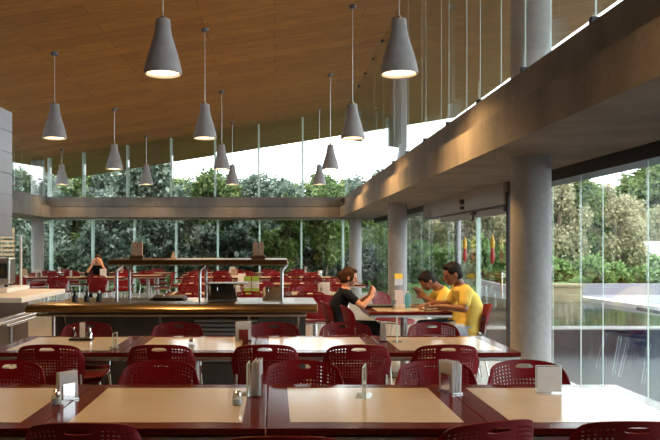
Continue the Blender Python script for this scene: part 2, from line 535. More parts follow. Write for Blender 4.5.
# clerestory far
YC = YF + 0.16
xs = [XL - 0.1, -6.87 + 1.28 * 0] if False else [XL - 0.1] + FINX + [XC]
m = MB()
for a, e in zip(xs, xs[1:]):
    a += 0.006; e -= 0.006
    m.rings([[(a, YC, ZT+0.02), (a, YC+0.014, ZT+0.02), (a, YC+0.014, ceil_z(a)-0.01), (a, YC, ceil_z(a)-0.01)],
             [(e, YC, ZT+0.02), (e, YC+0.014, ZT+0.02), (e, YC+0.014, ceil_z(e)-0.01), (e, YC, ceil_z(e)-0.01)]])
win = struct('window_4', m, M['glass'])
for x in xs[:-1]:
    fin(win, (x - 0.03, YC + 0.02, ZT + 0.02), (x + 0.03, YC + 0.22, ceil_z(x) - 0.03), 1)
# left: lower and upper glass beyond the kitchen
ys = [9.9, 11.2, 12.5, 13.8, 15.1, 16.4, 17.7, 19.0, 20.3, YG]
win = panes('window_5', [((XGL - 0.015, a + 0.006, 0.02), (XGL, e - 0.006, ZS - 0.02)) for a, e in zip(ys, ys[1:])])
for y in ys[1:-1]:
    fin(win, (XGL - 0.22, y - 0.012, 0.02), (XGL - 0.02, y + 0.012, ZS - 0.02), 0)
XCL = XL - 0.16
ys2 = ys[:-1] + [YF + 0.1]
win = panes('window_6', [((XCL - 0.014, a + 0.006, ZT + 0.02), (XCL, e - 0.006, ceil_z(XCL) - 0.03)) for a, e in zip(ys2, ys2[1:])])
for y in ys2[1:-1]:
    fin(win, (XCL - 0.22, y - 0.012, ZT + 0.02), (XCL - 0.02, y + 0.012, ceil_z(XCL) - 0.08), 0)

# entrance: lintel box with sensors, two glass leaves, dark jamb
m = MB()
m.box((XG - 0.10, 9.3, 1.98), (XG + 0.12, 14.3, ZS - 0.002)); m.box((XG - 0.02, 9.3, 1.88), (XG + 0.08, 13.2, 1.975))
d1 = struct('door_1', m, M['lintel'])
m = MB(); m.box((XG - 0.105, 9.3, 1.972), (XG + 0.10, 14.3, 1.984)); m.build('track', M['dark_metal'], d1)
for y, z in ((11.3, 2.14), (11.3, 2.045)):
    m = MB(); m.ball((XG - 0.12, y, z), (0.035, 0.09, 0.045 if z > 2.1 else 0.03), 14); m.build('sensor', M['black'], d1, 60)
m = MB(); m.tube([(XG - 0.05, 10.9, 1.975), (XG - 0.05, 10.9, 1.90), (XG - 0.05, 10.95, 1.85)], 0.012); m.box((XG-0.07, 10.8, 1.92), (XG-0.03, 11.0, 1.95)); m.build('door_closer', M['dark_metal'], d1)
m = MB(); m.box((XG - 0.06, 9.22, 0), (XG + 0.06, 9.32, ZS - 0.13)); m.build('jamb', M['black'], d1)
m = MB(); m.box((XG - 0.05, 9.36, 1.90), (XG + 0.01, 9.46, 2.0)); m.build('hinge_box', M['black'], d1)
for a, e in ((9.34, 10.85), (10.9, 12.4), (12.45, 14.25)):
    m = MB(); m.box((XG + 0.02, a, 0.03), (XG + 0.032, e, 1.875)); lf = m.build('leaf', M['glass'], d1)
    if a < 10: leaf0 = lf
m = MB(); m.box((XG + 0.0, 10.84, 0.02), (XG + 0.045, 10.91, 1.88)); m.build('leaf_edge', M['fin_edge'], d1)
m = MB(); m.tube([(XG - 0.04, 9.55, 0.75), (XG - 0.04, 9.55, 1.1)], 0.012); m.build('handle', M['chrome'], leaf0)

# kitchen bulkhead at the left: steel-clad box above the servery
m = MB()
for k in range(6):
    z0 = 1.57 + k * 0.285
    m.box((-6.4, 4.0, z0 + 0.006), (-3.6, 9.86, z0 + 0.279))
m.box((-6.38, 4.02, 1.58), (-3.612, 9.85, 3.26))
struct('kitchen_bulkhead', m, M['panel'])
m = MB(); m.box((-6.4, 4.0, 0), (-4.5, 9.8, 1.57)); struct('kitchen_back', m, M['dark_wall'])

# ------------------------------------------------------------------ outside ground
m = MB()
m.box((-60, -30, -0.8), (80, 90, -0.55)); struct('ground', m, M['soil'])
m = MB(); m.box((-30, 22.3, -0.6), (3.6, 40, -0.12)); struct('lawn', m, M['grass'])
m = MB(); m.box((3.4, 13.5, -0.6), (9.2, 23.0, -0.14)); struct('pond', m, M['water'])
m = MB(); m.box((3.4, -12, -0.6), (22, 13.2, -0.42)); struct('shallow_basin', m, M['slate'])
m = MB(); m.box((3.32, -12, -0.6), (3.40, 23, -0.10)); struct('pond_edge', m, M['slate'])
m = MB(); m.box((3.4, 13.2, -0.6), (22, 13.55, -0.085)); struct('pond_weir', m, M['slate'])
m = MB(); m.box((3.4, 13.15, -0.083), (22, 13.6, -0.06)); struct('weir_coping', m, M['column'])
m = MB()
m.rings([[(8.75, 21.4, -0.55), (9.15, 21.4, -0.55), (9.15, 21.4, -0.03), (8.75, 21.4, -0.03)], [(9.9, 13.55, -0.55), (10.35, 13.55, -0.55), (10.35, 13.55, -0.03), (9.9, 13.55, -0.03)]])
struct('pond_coping', m, M['white_paint'])
m = MB(); m.box((9.2, 13.55, -0.6), (40, 23.0, -0.1)); struct('terrace', m, M['paving'])
m = MB(); m.box((8.9, 23.0, -0.6), (40, 23.25, 0.24)); struct('garden_wall', m, M['paving'])
m = MB(); m.box((7.4, 20.4, -0.6), (8.72, 21.0, 0.30)); m.box((7.35, 20.35, 0.30), (8.77, 21.05, 0.36)); struct('stone_wall', m, M['yellow_stone'])
# banks and hill
def terrain(name, x0, x1, y0, y1, fz, mat, n=60, seed=1):
    rnd = random.Random(seed)
    g = MB()
    V = [[g.bm.verts.new((x0+(x1-x0)*i/n, y0+(y1-y0)*j/n, fz(x0+(x1-x0)*i/n, y0+(y1-y0)*j/n) + rnd.uniform(-0.12, 0.12))) for i in range(n+1)] for j in range(n+1)]
    for j in range(n):
        for i in range(n):
            g.bm.faces.new((V[j][i], V[j][i+1], V[j+1][i+1], V[j+1][i]))
    # skirt so that the ground has a body
    rim = [V[0][i] for i in range(n+1)] + [V[j][n] for j in range(1, n+1)] + [V[n][i] for i in range(n-1, -1, -1)] + [V[j][0] for j in range(n-1, 0, -1)]
    low = [g.bm.verts.new((v.co.x, v.co.y, -0.79)) for v in rim]
    for i in range(len(rim)):
        k = (i+1) % len(rim); g.bm.faces.new((rim[i], low[i], low[k], rim[k]))
    g.bm.faces.new(low)
    return struct(name, g, mat, 180)
terrain('grass_bank', 3.7, 40, 23.25, 40, lambda x, y: 0.12 + (y - 23.25) * 0.05, M['grass'], 50, 3)
terrain('hill', -55, 75, 42, 80, lambda x, y: -0.6 + (y - 42) * 0.13 + 0.7 * math.sin(x * 0.13) * min(1, (y-42)/10), M['hill'], 60, 5)
# ------------------------------------------------------------------ dining chair (sitter looks along +Y, back rest at y = 0)
def shell(name, nu, nv, fn, keep, slot, thick, mat, parent):
    """thin shell over a grid with small punched holes; slot = (u0, v0, ru, rv) hand hole"""
    g = MB(); bm = g.bm
    def P(u, v): return Vector(fn(u, v))
    U = [-1 + 2*i/nu for i in range(nu+1)]; Vv = [j/nv for j in range(nv+1)]
    if slot:
        u0, v0, ru, rv = slot
    V = {}
    inside = lambda u, v: slot and ((abs(u-u0)/ru)**2.6 + (abs(v-v0)/rv)**2.6) < 1
    gone = {(i, j) for i in range(nu) for j in range(nv) if inside((U[i]+U[i+1])/2, (Vv[j]+Vv[j+1])/2)}
    def vert(i, j):
        if (i, j) not in V:
            u, v = U[i], Vv[j]
            if slot:
                near = [(a, b) in gone for a in (i-1, i) for b in (j-1, j)]
                if any(near) and not all(near):
                    d = (((abs(u-u0)/ru)**2.6 + (abs(v-v0)/rv)**2.6)) ** (1/2.6)
                    if d > 1e-4:
                        u = u0 + (u-u0)/d; v = v0 + (v-v0)/d
            V[i, j] = bm.verts.new(P(u, v))
        return V[i, j]
    for j in range(nv):
        for i in range(nu):
            if (i, j) in gone: continue
            q = [vert(i, j), vert(i+1, j), vert(i+1, j+1), vert(i, j+1)]
            uc, vc = (U[i]+U[i+1])/2, (Vv[j]+Vv[j+1])/2
            if keep(uc, vc):
                bm.faces.new(q)
            else:
                c = sum((v.co for v in q), Vector()) / 4
                m = [bm.verts.new(c + (v.co - c) * 0.45) for v in q]
                for k in range(4):
                    l = (k+1) % 4
                    bm.faces.new((q[k], q[l], m[l], m[k]))
    bmesh.ops.recalc_face_normals(bm, faces=bm.faces)
    o = g.build(name, mat, parent)
    md = o.modifiers.new('thick', 'SOLIDIFY'); md.thickness = thick; md.offset = 0
    baked(o)
    me = o.data
    me.polygons.foreach_set('use_smooth', [True]*len(me.polygons)); me.set_sharp_from_angle(angle=math.radians(40))
    return o

def back_fn(u, v):
    w = 0.190 + 0.036 * min(1, v*1.15) ** 0.8
    top = 0.322 * (1 - 0.10 * abs(u)**2.2 - 0.13 * abs(u)**9)
    z = 0.505 + v * top + 0.02 * (1-v) * abs(u)**3
    x = u * w * (1 - 0.10 * max(0, v-0.75) / 0.25 * abs(u)**6)
    y = -0.02 - 0.26 * (z - 0.5) + 0.075 * abs(u)**2.0 * (0.75 + 0.25*v)
    return (x, y, z)
def back_keep(u, v):
    return not (abs(u) < 0.84 and 0.16 < v < 0.93 and not (abs(u) < 0.36 and v > 0.72))
def seat_fn(u, v):
    x = u * (0.205 + 0.018 * v - 0.02 * abs(v - 0.5) * abs(u)**4)
    y = 0.0 + v * 0.41 * (1 - 0.05 * abs(u)**4)
    z = 0.452 + 0.016 * abs(u)**3 - 0.035 * max(0, v - 0.8)**2 / 0.04 + 0.03 * max(0, 0.15 - v)/0.15
    return (x, y, z)

def make_chair():
    t = thing('dining_chair', 'red chair', 'chair')
    shell('backrest', 24, 17, back_fn, back_keep, (0, 0.895, 0.22, 0.038), 0.007, M['red'], t)
    shell('seat', 12, 12, seat_fn, lambda u, v: not (abs(u) < 0.7 and 0.2 < v < 0.75), None, 0.009, M['red'], t)
    for s in (-1, 1):
        m = MB(); m.tube([(s*0.195, 0.36, 0.435), (s*0.21, 0.385, 0.0)], 0.0105, 8); m.build('leg', M['chrome'], t, 50)
        m = MB(); m.tube([(s*0.195, 0.045, 0.435), (s*0.215, -0.045, 0.0)], 0.0105, 8); m.build('leg', M['chrome'], t, 50)
        m = MB(); m.tube([(s*0.185, 0.10, 0.438), (s*0.188, 0.03, 0.445), (s*0.19, 0.015, 0.50), (s*0.19, 0.00, 0.62)], 0.0095, 8); m.build('back_support', M['chrome'], t, 50)
    m = MB(); m.tube([(-0.195, 0.36, 0.433), (0.195, 0.36, 0.433)], 0.009, 8); m.tube([(-0.195, 0.05, 0.433), (0.195, 0.05, 0.433)], 0.009, 8)
    for s in (-1, 1): m.tube([(s*0.195, 0.36, 0.433), (s*0.195, 0.05, 0.433)], 0.009, 8)
    m.build('seat_frame', M['chrome'], t, 50)
    return t
CHAIR = Proto(make_chair())

# ------------------------------------------------------------------ dining table, 0.88 m square, origin at the floor below its centre
TW = 0.44
def make_table():
    t = thing('dining_table', 'table', 'table')
    m = MB(); m.box((-TW+0.002, -TW+0.002, 0.722), (TW-0.002, TW-0.002, 0.750), 0.003); m.build('tabletop', M['burgundy'], t)
    m = MB(); m.box((-0.345, -0.345, 0.7495), (0.345, 0.345, 0.7512)); m.build('inlay', M['cream'], t)
    m = MB(); m.box((-TW+0.005, -TW+0.005, 0.693), (TW-0.005, TW-0.005, 0.7175), 0.003); m.build('rim', M['steel'], t)
    m = MB(); m.lathe([(0.040, 0.02), (0.040, 0.66), (0.12, 0.68), (0.12, 0.695)], (0,0,0), 20); m.build('pedestal', M['steel'], t, 40)
    m = MB(); m.lathe([(0.20, 0), (0.20, 0.010), (0.06, 0.03), (0.04, 0.03)], (0,0,0), 28); m.build('base', M['dark_metal'], t, 40)
    return t
TABLE = Proto(make_table())
ORD = ['first', 'second', 'third', 'fourth', 'fifth', 'sixth', 'seventh', 'eighth', 'ninth', 'tenth', 'eleventh', 'twelfth', 'thirteenth']
CH = 'red dining chairs'
TB = 'dining tables with cream inlays'

# nearest row: tables side by side, front edge 2.77 m from the camera
lab1 = ['front-row cream and burgundy table cut off by the left edge of the photo',
        'front-row cream and burgundy table with a lone salt shaker near its right corner',
        'front-row cream and burgundy table carrying the clear sign holder, centre of photo',
        'brightly lit front-row table carrying the white table card, beside the glass wall']
for k in range(4):
    TABLE.put((-1.355 + 0.88*k, 3.20, 0), 0, lab1[k], TB)
lab2 = ['second-row table at the far left end, carrying the cruet set, before the buffet',
        'second-row table left of centre, behind the front-row table with the salt shaker',
        'second-row table right of centre, napkin holder on its right border',
        'bright second-row table at the right end of its row, near the big round column']
for k in range(4):
    TABLE.put((-1.46 + 0.88*k, 5.17, 0), 0, lab2[k], TB)
TABLE.put((1.44, 8.05, 0), 0, 'table where the woman in black and two people in yellow sit', TB)

# chairs of the two near rows: (x, y, turn, label)
for x, y, a, l in (
    (-0.70, 2.64, 0.03, 'dark red chair back at the bottom left, tucked under the front-row table'),
    (0.03, 2.46, 0.0, 'red chair barely showing at the bottom edge, left of the turned red chair'),
    (0.77, 2.66, 0.34, 'turned red chair at the bottom edge, before the seam of the right front tables'),
    (1.30, 2.66, -0.04, 'red chair at the bottom right corner, before the table with the white card'),
):
    CHAIR.put((x, y, 0), a, l, CH)
for x, y, a, l in (
    (-1.44, 3.83, PI, 'red chair facing us at the far left edge, its hand hole showing pale'),
    (-0.62, 3.83, PI-0.03, 'red chair facing us behind the front-row table with the lone salt shaker'),
    (0.15, 3.83, PI+0.03, 'red chair facing us, right beside the tall narrow napkin holder'),
    (0.86, 3.83, PI, 'red chair facing us behind the full napkin holder on the right front tables'),
    (1.36, 3.85, PI-0.05, 'red chair facing us behind the white table card, before the big round column'),
):
    CHAIR.put((x, y, 0), a, l, CH)
for x, y, a, l in (
    (-1.45, 4.66, 0.03, 'tall dark red chair seen from behind at left, under the cruet-set table'),
    (-0.735, 4.66, 0.0, 'red chair seen from behind, second from left before the second-row tables'),
    (-0.06, 4.66, -0.04, 'red chair seen from behind, just above the tall narrow napkin holder'),
    (0.53, 4.66, 0.02, 'red chair seen from behind with backrest perforations lit, right of photo centre'),
    (1.10, 4.66, 0.0, 'red chair seen from behind under the bright right end table of the second row'),
):
    CHAIR.put((x, y, 0), a, l, CH)
for x, y, a, l in (
    (-1.52, 5.80, PI, 'red chair facing us behind the cruet set, against the left part of the buffet'),
    (-0.79, 5.80, PI, 'red chair facing us left of the buffet louvres, behind the second-row tables'),
    (-0.01, 5.80, PI+0.02, 'red chair facing us before the right end of the buffet counter'),
    (0.57, 5.80, PI, 'red chair facing us in front of the seated woman in black'),
    (1.28, 5.80, PI, 'red chair facing us in front of the man in the yellow shirt'),
):
    CHAIR.put((x, y, 0), a, l, CH)
# chairs at the occupied table (sitters look along +X at the left side, -X at the right)
CHAIR.put((0.62, 8.17, 0), -PI/2 + 0.08, 'red chair the woman in black sits on', CH)
CHAIR.put((0.80, 7.62, 0), -PI/2 + 0.12, 'empty red chair seen side-on, in front of the seated woman', CH)
CHAIR.put((2.23, 7.76, 0), PI/2 - 0.08, 'red chair the man in the yellow shirt sits on', CH)
CHAIR.put((2.25, 8.32, 0), PI/2 + 0.03, 'red chair the boy with the bowed head sits on', CH)

# the far half of the room: rows of tables behind the buffet and at the left by the far glass
rows = (('centre-back', 'first row behind the buffet', -1.18, 10.65, 3, 0.0), ('centre-back', 'second row behind the buffet', -1.45, 13.45, 4, 0.1),
        ('centre-back', 'third row behind the buffet', -1.75, 16.25, 4, -0.05), ('centre-back', 'last row before the far glass', -1.95, 18.95, 4, 0.05),
        ('left', 'near row of the left corner', -5.55, 16.2, 3, 0.0), ('left', 'far row of the left corner', -5.75, 18.95, 4, 0.08))
rnd = random.Random(7)
FAR = []
for area, rname, x0, y0, n, dx in rows:
    for k in range(n):
        x = x0 + 0.885*k
        FAR.append((x, y0, rname, k))
        TABLE.put((x, y0, 0), 0, f'cream topped table, {ORD[k]} from the left in the {rname}', TB)
    for side in (0, 1):
        m = n + (1 if n > 3 and side == 0 else 0)
        for k in range(m):
            x = x0 - 0.22 + (n - 1) * 0.885 * (k + 0.25) / max(1, m - 1) * 0.98
            y = y0 + (0.62 if side else -0.62)
            if 'near row of the left' in rname and side and k == 1:
                x, y = -4.14, y0 + 0.70
                lb = 'red chair the woman in dark clothes by the far glass sits on'
            else:
                lb = f'red chair, {ORD[k]} from left, {"far" if side else "near"} side, {rname}'
            if 'near row of the left' in rname and side and k == 2: x += 0.25
            CHAIR.put((x + rnd.uniform(-0.05, 0.05), y + rnd.uniform(-0.03, 0.05), 0), (PI if side else 0) + rnd.uniform(-0.25, 0.25) * (0 if 'woman' in lb else 1), lb, CH)
CHAIR.put((0.55, 9.35, 0), 0.35, 'red chair standing askew between the buffet end and the seated woman', CH)
CHAIR.put((1.45, 9.75, 0), -2.3, 'red chair turned sideways behind the seated woman in black', CH)
CHAIR.put((-2.48, 17.15, 0), 1.75, 'red chair seen side-on near the bright grass, behind the left part of the buffet', CH)
TABLE.put((-3.05, 17.3, 0), 0.1, 'lone table before the bright grass, behind the left part of the buffet', TB)
# ------------------------------------------------------------------ buffet counter
bf = thing('buffet_counter', 'long dark buffet counter with steel tray rail and shelf on posts', 'buffet counter', (0, 0, 0))
m = MB(); m.box((-2.15, 7.05, 0.10), (0.30, 7.85, 0.80)); m.build('body', M['counter_front'], bf)
m = MB(); m.box((-2.10, 7.09, 0), (0.25, 7.80, 0.10)); m.build('plinth', M['black'], bf)
m = MB(); m.box((-2.22, 7.03, 0.80), (0.42, 7.90, 0.885), 0.012); m.build('worktop', M['brass'], bf)
m = MB(); m.box((-1.30, 7.20, 0.8855), (0.20, 7.80, 0.889)); m.build('steel_inset', M['steel'], bf)
# curved tray rail along the front
pr = [(7.025, 0.905), (6.86, 0.902), (6.72, 0.892), (6.68, 0.865), (6.69, 0.832), (6.72, 0.827), (6.74, 0.852), (6.86, 0.872), (7.025, 0.875)]
m = MB(); m.rings([[(x, y, z) for y, z in pr] for x in (-2.32, 0.39)]); m.build('tray_rail', M['brass'], bf, 40)
m = MB(); m.box((-2.26, 6.80, 0.782), (0.30, 7.04, 0.81), 0.008); m.build('lower_rail', M['steel'], bf)
for x in (-2.0, -1.1, -0.25, 0.22):
    m = MB(); m.tube([(x, 7.04, 0.66), (x, 6.92, 0.70), (x, 6.86, 0.782)], 0.014, 8); m.build('rail_bracket', M['steel'], bf, 50)
m = MB(); m.box((-0.80, 7.035, 0.30), (-0.16, 7.049, 0.76)); m.build('vent_recess', M['black'], bf)
for k in range(10):
    m = MB(); m.box((-0.79, 7.014, 0.325 + k*0.043), (-0.17, 7.034, 0.347 + k*0.043), rot=(0.5, 0, 0)); m.build('louvre', M['louvre'], bf)
# sneeze shelf on bent posts
def post(x, y, z0=0.885, s=1):
    m = MB(); m.tube([(x, y, z0), (x, y, 1.16), (x, y + s*0.012, 1.21), (x + 0.05, y + s*0.05, 1.262)], 0.015, 10); m.build('post', M['steel'], bf, 50)
for x in (-1.56, -0.74, 0.07):
    post(x, 7.10, s=1); post(x, 7.72, s=-1)
m = MB(); m.box((-1.62, 6.98, 1.268), (0.13, 7.86, 1.318), 0.012); m.build('shelf', M['brass'], bf)
m = MB(); m.box((-1.60, 7.00, 1.245), (0.11, 7.84, 1.262)); m.build('shelf_glass', M['glass'], bf)
m = MB(); m.box((-0.69, 7.30, 1.06), (-0.28, 7.62, 1.07)); m.tube([(-0.70, 7.55, 1.06), (-0.74, 7.70, 1.04)], 0.01); m.build('small_shelf', M['brass'], bf)

# things on the buffet
def card_holder(x, y, z, w, h, label, mat, base=M['brown'], name='sign_board', cat='sign', rz=0.0, split=False):
    t = thing(name, label, cat, (x, y, z), rz)
    m = MB()
    if split:
        m.box((-w/2, -0.012, 0.04), (-0.005, 0.012, 0.04 + h)); m.box((0.005, -0.012, 0.04), (w/2, 0.012, 0.04 + h))
    else:
        m.box((-w/2, -0.012, 0.04), (w/2, 0.012, 0.04 + h))
    m.build('board', mat, t)
    m = MB(); m.box((-w/2 - 0.015, -0.05, 0), (w/2 + 0.015, 0.05, 0.04), 0.005); m.build('stand', base, t)
    return t
card_holder(-1.36, 7.1, 1.3185, 0.105, 0.13, 'tan two-panel board in a dark stand on the left of the buffet shelf', M['tan'], split=True)
card_holder(-0.165, 7.1, 1.3185, 0.105, 0.13, 'tan two-panel board in a dark stand on the right of the buffet shelf', M['tan'], split=True)
t = thing('paper_cone', 'small pale folded card left of centre on the buffet shelf', 'card', (-1.01, 7.15, 1.3185))
m = MB(); m.rings([[(-0.025, -0.02, 0), (0.025, -0.02, 0), (0.025, 0.02, 0), (-0.025, 0.02, 0)], [(-0.004, -0.003, 0.075), (0.004, -0.003, 0.075), (0.004, 0.003, 0.075), (-0.004, 0.003, 0.075)]]); m.build('card', M['tan'], t)
def tray(x, y, z, w, d, label, rz=0, mat='steel', tilt=0.0):
    t = thing('food_pan_lid', label, 'pan lid', (x, y, z), rz)
    m = MB(); m.rings([[(-w/2, -d/2, 0), (w/2, -d/2, 0), (w/2, d/2, 0.0), (-w/2, d/2, 0.0)],
                       [(-w/2, -d/2, 0.012), (w/2, -d/2, 0.012), (w/2, d/2, 0.012 + tilt), (-w/2, d/2, 0.012 + tilt)],
                       [(-w/2+0.03, -d/2+0.03, 0.03), (w/2-0.03, -d/2+0.03, 0.03), (w/2-0.03, d/2-0.03, 0.03 + tilt), (-w/2+0.03, d/2-0.03, 0.03 + tilt)]])
    cv = m.build('cover', M[mat], t)
    m = MB(); m.tube([(-0.05, 0, 0.028 + tilt/2), (-0.05, 0, 0.06 + tilt/2), (0.05, 0, 0.06 + tilt/2), (0.05, 0, 0.028 + tilt/2)], 0.006); m.build('handle', M['chrome'], cv)
tray(-0.55, 7.50, 0.8895, 0.30, 0.25, 'grey lid on the buffet left of the middle posts', 0.1, 'steel', 0.14)
tray(-0.02, 7.55, 0.8895, 0.22, 0.25, 'pale steel lid at the right end of the buffet', 0.0, 'steel', 0.10)
tray(-1.10, 7.45, 0.8895, 0.36, 0.25, 'wide steel lid near the left posts of the buffet', 0.0, 'dark_metal', 0.02)
t = MB(); t.box((-0.10, -0.13, 0), (0.10, 0.13, 0.006), rot=(0, 0, 0.5)); o = t.build('paper_sheet', M['white'], None, None, (-1.34, 7.28, 0.8895)); tag(o, 'white sheet of paper lying by the left posts of the buffet', 'paper')
t = MB(); t.box((-0.06, -0.10, 0), (0.06, 0.10, 0.006), rot=(0, 0, -0.4)); o = t.build('paper_sheet', M['white'], None, None, (-0.92, 7.22, 0.8895)); tag(o, 'white sheet of paper lying left of the middle posts of the buffet', 'paper')
for x, lb, mt in ((-1.98, 'dark sauce bottle at the left end of the buffet, leftmost of three', 'black'), (-1.86, 'dark sauce bottle at the left end of the buffet, middle one of three', 'black'), (-1.74, 'grey topped sauce bottle at the left end of the buffet, rightmost of three', 'black')):
    t = thing('sauce_bottle', lb, 'bottle', (x, 7.12, 0.8855), 0, 'sauce bottles on the buffet')
    m = MB(); m.lathe([(0.026, 0), (0.028, 0.01), (0.028, 0.055), (0.012, 0.09), (0.011, 0.10)], seg=16); m.build('body', M[mt], t, 40)
    m = MB(); m.lathe([(0.014, 0.10), (0.014, 0.12), (0.008, 0.125)], seg=12); m.build('cap', M['steel'] if 'grey' in lb else M['black'], t, 40)

# kitchen servery at the left
sv = thing('servery_counter', 'white topped servery counter with dark base at the left edge', 'counter', (0, 0, 0))
m = MB(); m.box((-4.45, 7.45, 0.86), (-2.62, 9.0, 0.915), 0.006); m.build('worktop', M['white_paint'], sv)
m = MB(); m.box((-4.40, 7.6, 0.0), (-3.05, 8.9, 0.86)); m.build('body', M['brown'], sv)
m = MB(); m.tube([(-2.66, 7.1, 0.66), (-2.66, 8.9, 0.66)], 0.02); m.tube([(-2.80, 7.1, 0.66), (-2.80, 8.9, 0.66)], 0.02); m.tube([(-2.94, 7.1, 0.66), (-2.94, 8.9, 0.66)], 0.02); m.build('tray_slide', M['chrome'], sv, 50)
for y in (7.3, 8.7):
    m = MB(); m.tube([(-2.68, y, 0.0), (-2.68, y, 0.64)], 0.02); m.build('leg', M['chrome'], sv, 50)
m = MB(); m.box((-3.04, 7.2, 0.20), (-2.66, 8.8, 0.24)); m.build('low_shelf', M['white_paint'], sv)
m = MB(); m.box((-4.4, 8.2, 0.9155), (-3.05, 8.95, 0.965), 0.01); o = m.build('serving_tray', M['white_paint']); tag(o, 'white tray lying on the servery counter at the left edge', 'tray')
cm = thing('coffee_machine', 'boxy steel coffee machine on the servery counter at the left edge', 'coffee machine', (-3.37, 8.68, 0.966), 0.2)
m = MB(); m.box((-0.35, -0.22, 0.03), (0.20, 0.22, 0.34), 0.015); m.build('housing', M['steel'], cm)
m = MB(); m.box((0.03, -0.232, 0.10), (0.17, -0.221, 0.28)); win_ = m.build('window', M['black'], cm)
m = MB(); m.box((-0.36, -0.235, 0.03), (-0.04, -0.221, 0.34)); m.build('side_panel', M['black'], cm)
m = MB(); m.box((0.06, -0.238, 0.15), (0.13, -0.233, 0.22)); m.build('display', M['brass'], win_)
for sx in (-0.3, 0.15):
    for sy in (-0.17, 0.17):
        m = MB(); m.lathe([(0.02, 0), (0.02, 0.03)], (sx, sy, 0), 10); m.build('foot', M['black'], cm)
st = MB(); st.tube([(-3.46, 9.80, 0), (-3.46, 9.80, 1.6)], 0.018, 12); o = st.build('post', M['white_paint'], None, 40); tag(o, 'slim white post at the corner of the kitchen bulkhead', 'post')
# slatted screen beyond the left glass
sc_ = thing('slatted_screen', 'pale timber slat screen outside the left glass wall', 'screen', (0, 0, 0))
for k in range(13):
    m = MB(); m.box((-8.6, 21.55, 0.25 + k*0.13), (-7.80, 21.60, 0.33 + k*0.13)); m.build('slat', M['slat'], sc_)
for x in (-8.55, -8.2, -7.85):
    m = MB(); m.box((x - 0.03, 21.61, -0.6), (x + 0.03, 21.67, 2.0)); m.build('upright', M['slat'], sc_)

# ------------------------------------------------------------------ small things on tables
TZ = 0.7515
def napkin_holder(x, y, z, rz, label, w=0.10, h=0.13, d=0.042):
    t = thing('napkin_holder', label, 'napkin holder', (x, y, z), rz, 'napkin holders')
    m = MB(); m.box((-w/2, -d/2, 0), (w/2, d/2, 0.006)); m.box((-w*0.3, -d/2, 0.006), (w*0.3, -d/2 + 0.003, h*0.6), 0.001); m.box((-w*0.3, d/2 - 0.003, 0.006), (w*0.3, d/2, h*0.6), 0.001)
    m.build('frame', M['chrome'], t)
    m = MB()
    for k in range(9):
        yy = -d/2 + 0.006 + k * (d - 0.014) / 8
        m.box((-w/2 + 0.004, yy - 0.002, 0.007), (w/2 - 0.004, yy + 0.0022, h - 0.005 * (k % 3)), rot=(0.02*(k % 2), 0.03*((k*7) % 3 - 1), 0))
    m.build('napkins', M['white'], t)
def shaker(x, y, z, label, cap='chrome', s=1.0):
    t = thing('salt_shaker', label, 'salt shaker', (x, y, z), 0, 'shakers')
    m = MB(); m.lathe([(0.019*s, 0), (0.024*s, 0.006*s), (0.023*s, 0.03*s), (0.016*s, 0.046*s)], seg=16); jr = m.build('jar', M['bottle_glass'], t, 40)
    m = MB(); m.lathe([(0.016*s, 0.002), (0.020*s, 0.008*s), (0.019*s, 0.026*s)], seg=14); m.build('salt', M['white'], jr, 40)
    m = MB(); m.lathe([(0.018*s, 0.045*s), (0.018*s, 0.058*s), (0.010*s, 0.066*s)], seg=16); m.build('lid', M[cap], t, 40)
def sign_holder(x, y, z, rz, label, w=0.10, h=0.15, insert=None):
    t = thing('sign_holder', label, 'sign holder', (x, y, z), rz, 'clear sign holders')
    m = MB(); m.box((-w/2, -0.002, 0.004), (w/2, 0.002, h)); m.box((-w/2, -0.035, 0), (w/2, 0.035, 0.004)); m.build('acrylic_frame', M['acrylic'], t)
    m = MB(); m.box((-w/2, -0.0035, h), (w/2, 0.0035, h + 0.002)); m.box((w/2, -0.0035, 0.004), (w/2 + 0.002, 0.0035, h)); m.box((-w/2 - 0.002, -0.0035, 0.004), (-w/2, 0.0035, h)); m.build('polished_edge', M['fin_edge'], t)
    if insert:
        m = MB(); m.box((-w/2 + 0.004, -0.005, 0.006), (w/2 - 0.004, -0.0021, h - 0.004)); m.build('card', insert, t)

napkin_holder(-0.945, 3.27, TZ, 0.8, 'napkin holder with a tilted white napkin on the left front-row tables')
shaker(-0.965, 3.18, TZ, 'salt shaker beside the napkin holder with the tilted napkin')
napkin_holder(-0.085, 3.38, TZ, 1.45, 'tall narrow napkin holder between the two middle front-row tables', 0.11, 0.165, 0.05)
shaker(-0.165, 3.16, TZ, 'lone salt shaker left of the tall napkin holder')
sign_holder(-0.125, 3.38, TZ, 1.5, 'clear sign holder seen edge-on, left of the tall napkin holder', 0.10, 0.15)
sign_holder(0.415, 3.35, TZ, 1.35, 'clear sign holder seen nearly edge-on at the centre of a front-row table', 0.13, 0.14)
napkin_holder(0.84, 3.45, TZ, -1.2, 'full napkin holder between the two right front-row tables', 0.12, 0.15, 0.06)
sign_holder(1.30, 3.42, TZ, 0.03, 'clear holder with a white card on the bright front-row table at right', 0.12, 0.13, M['white'])
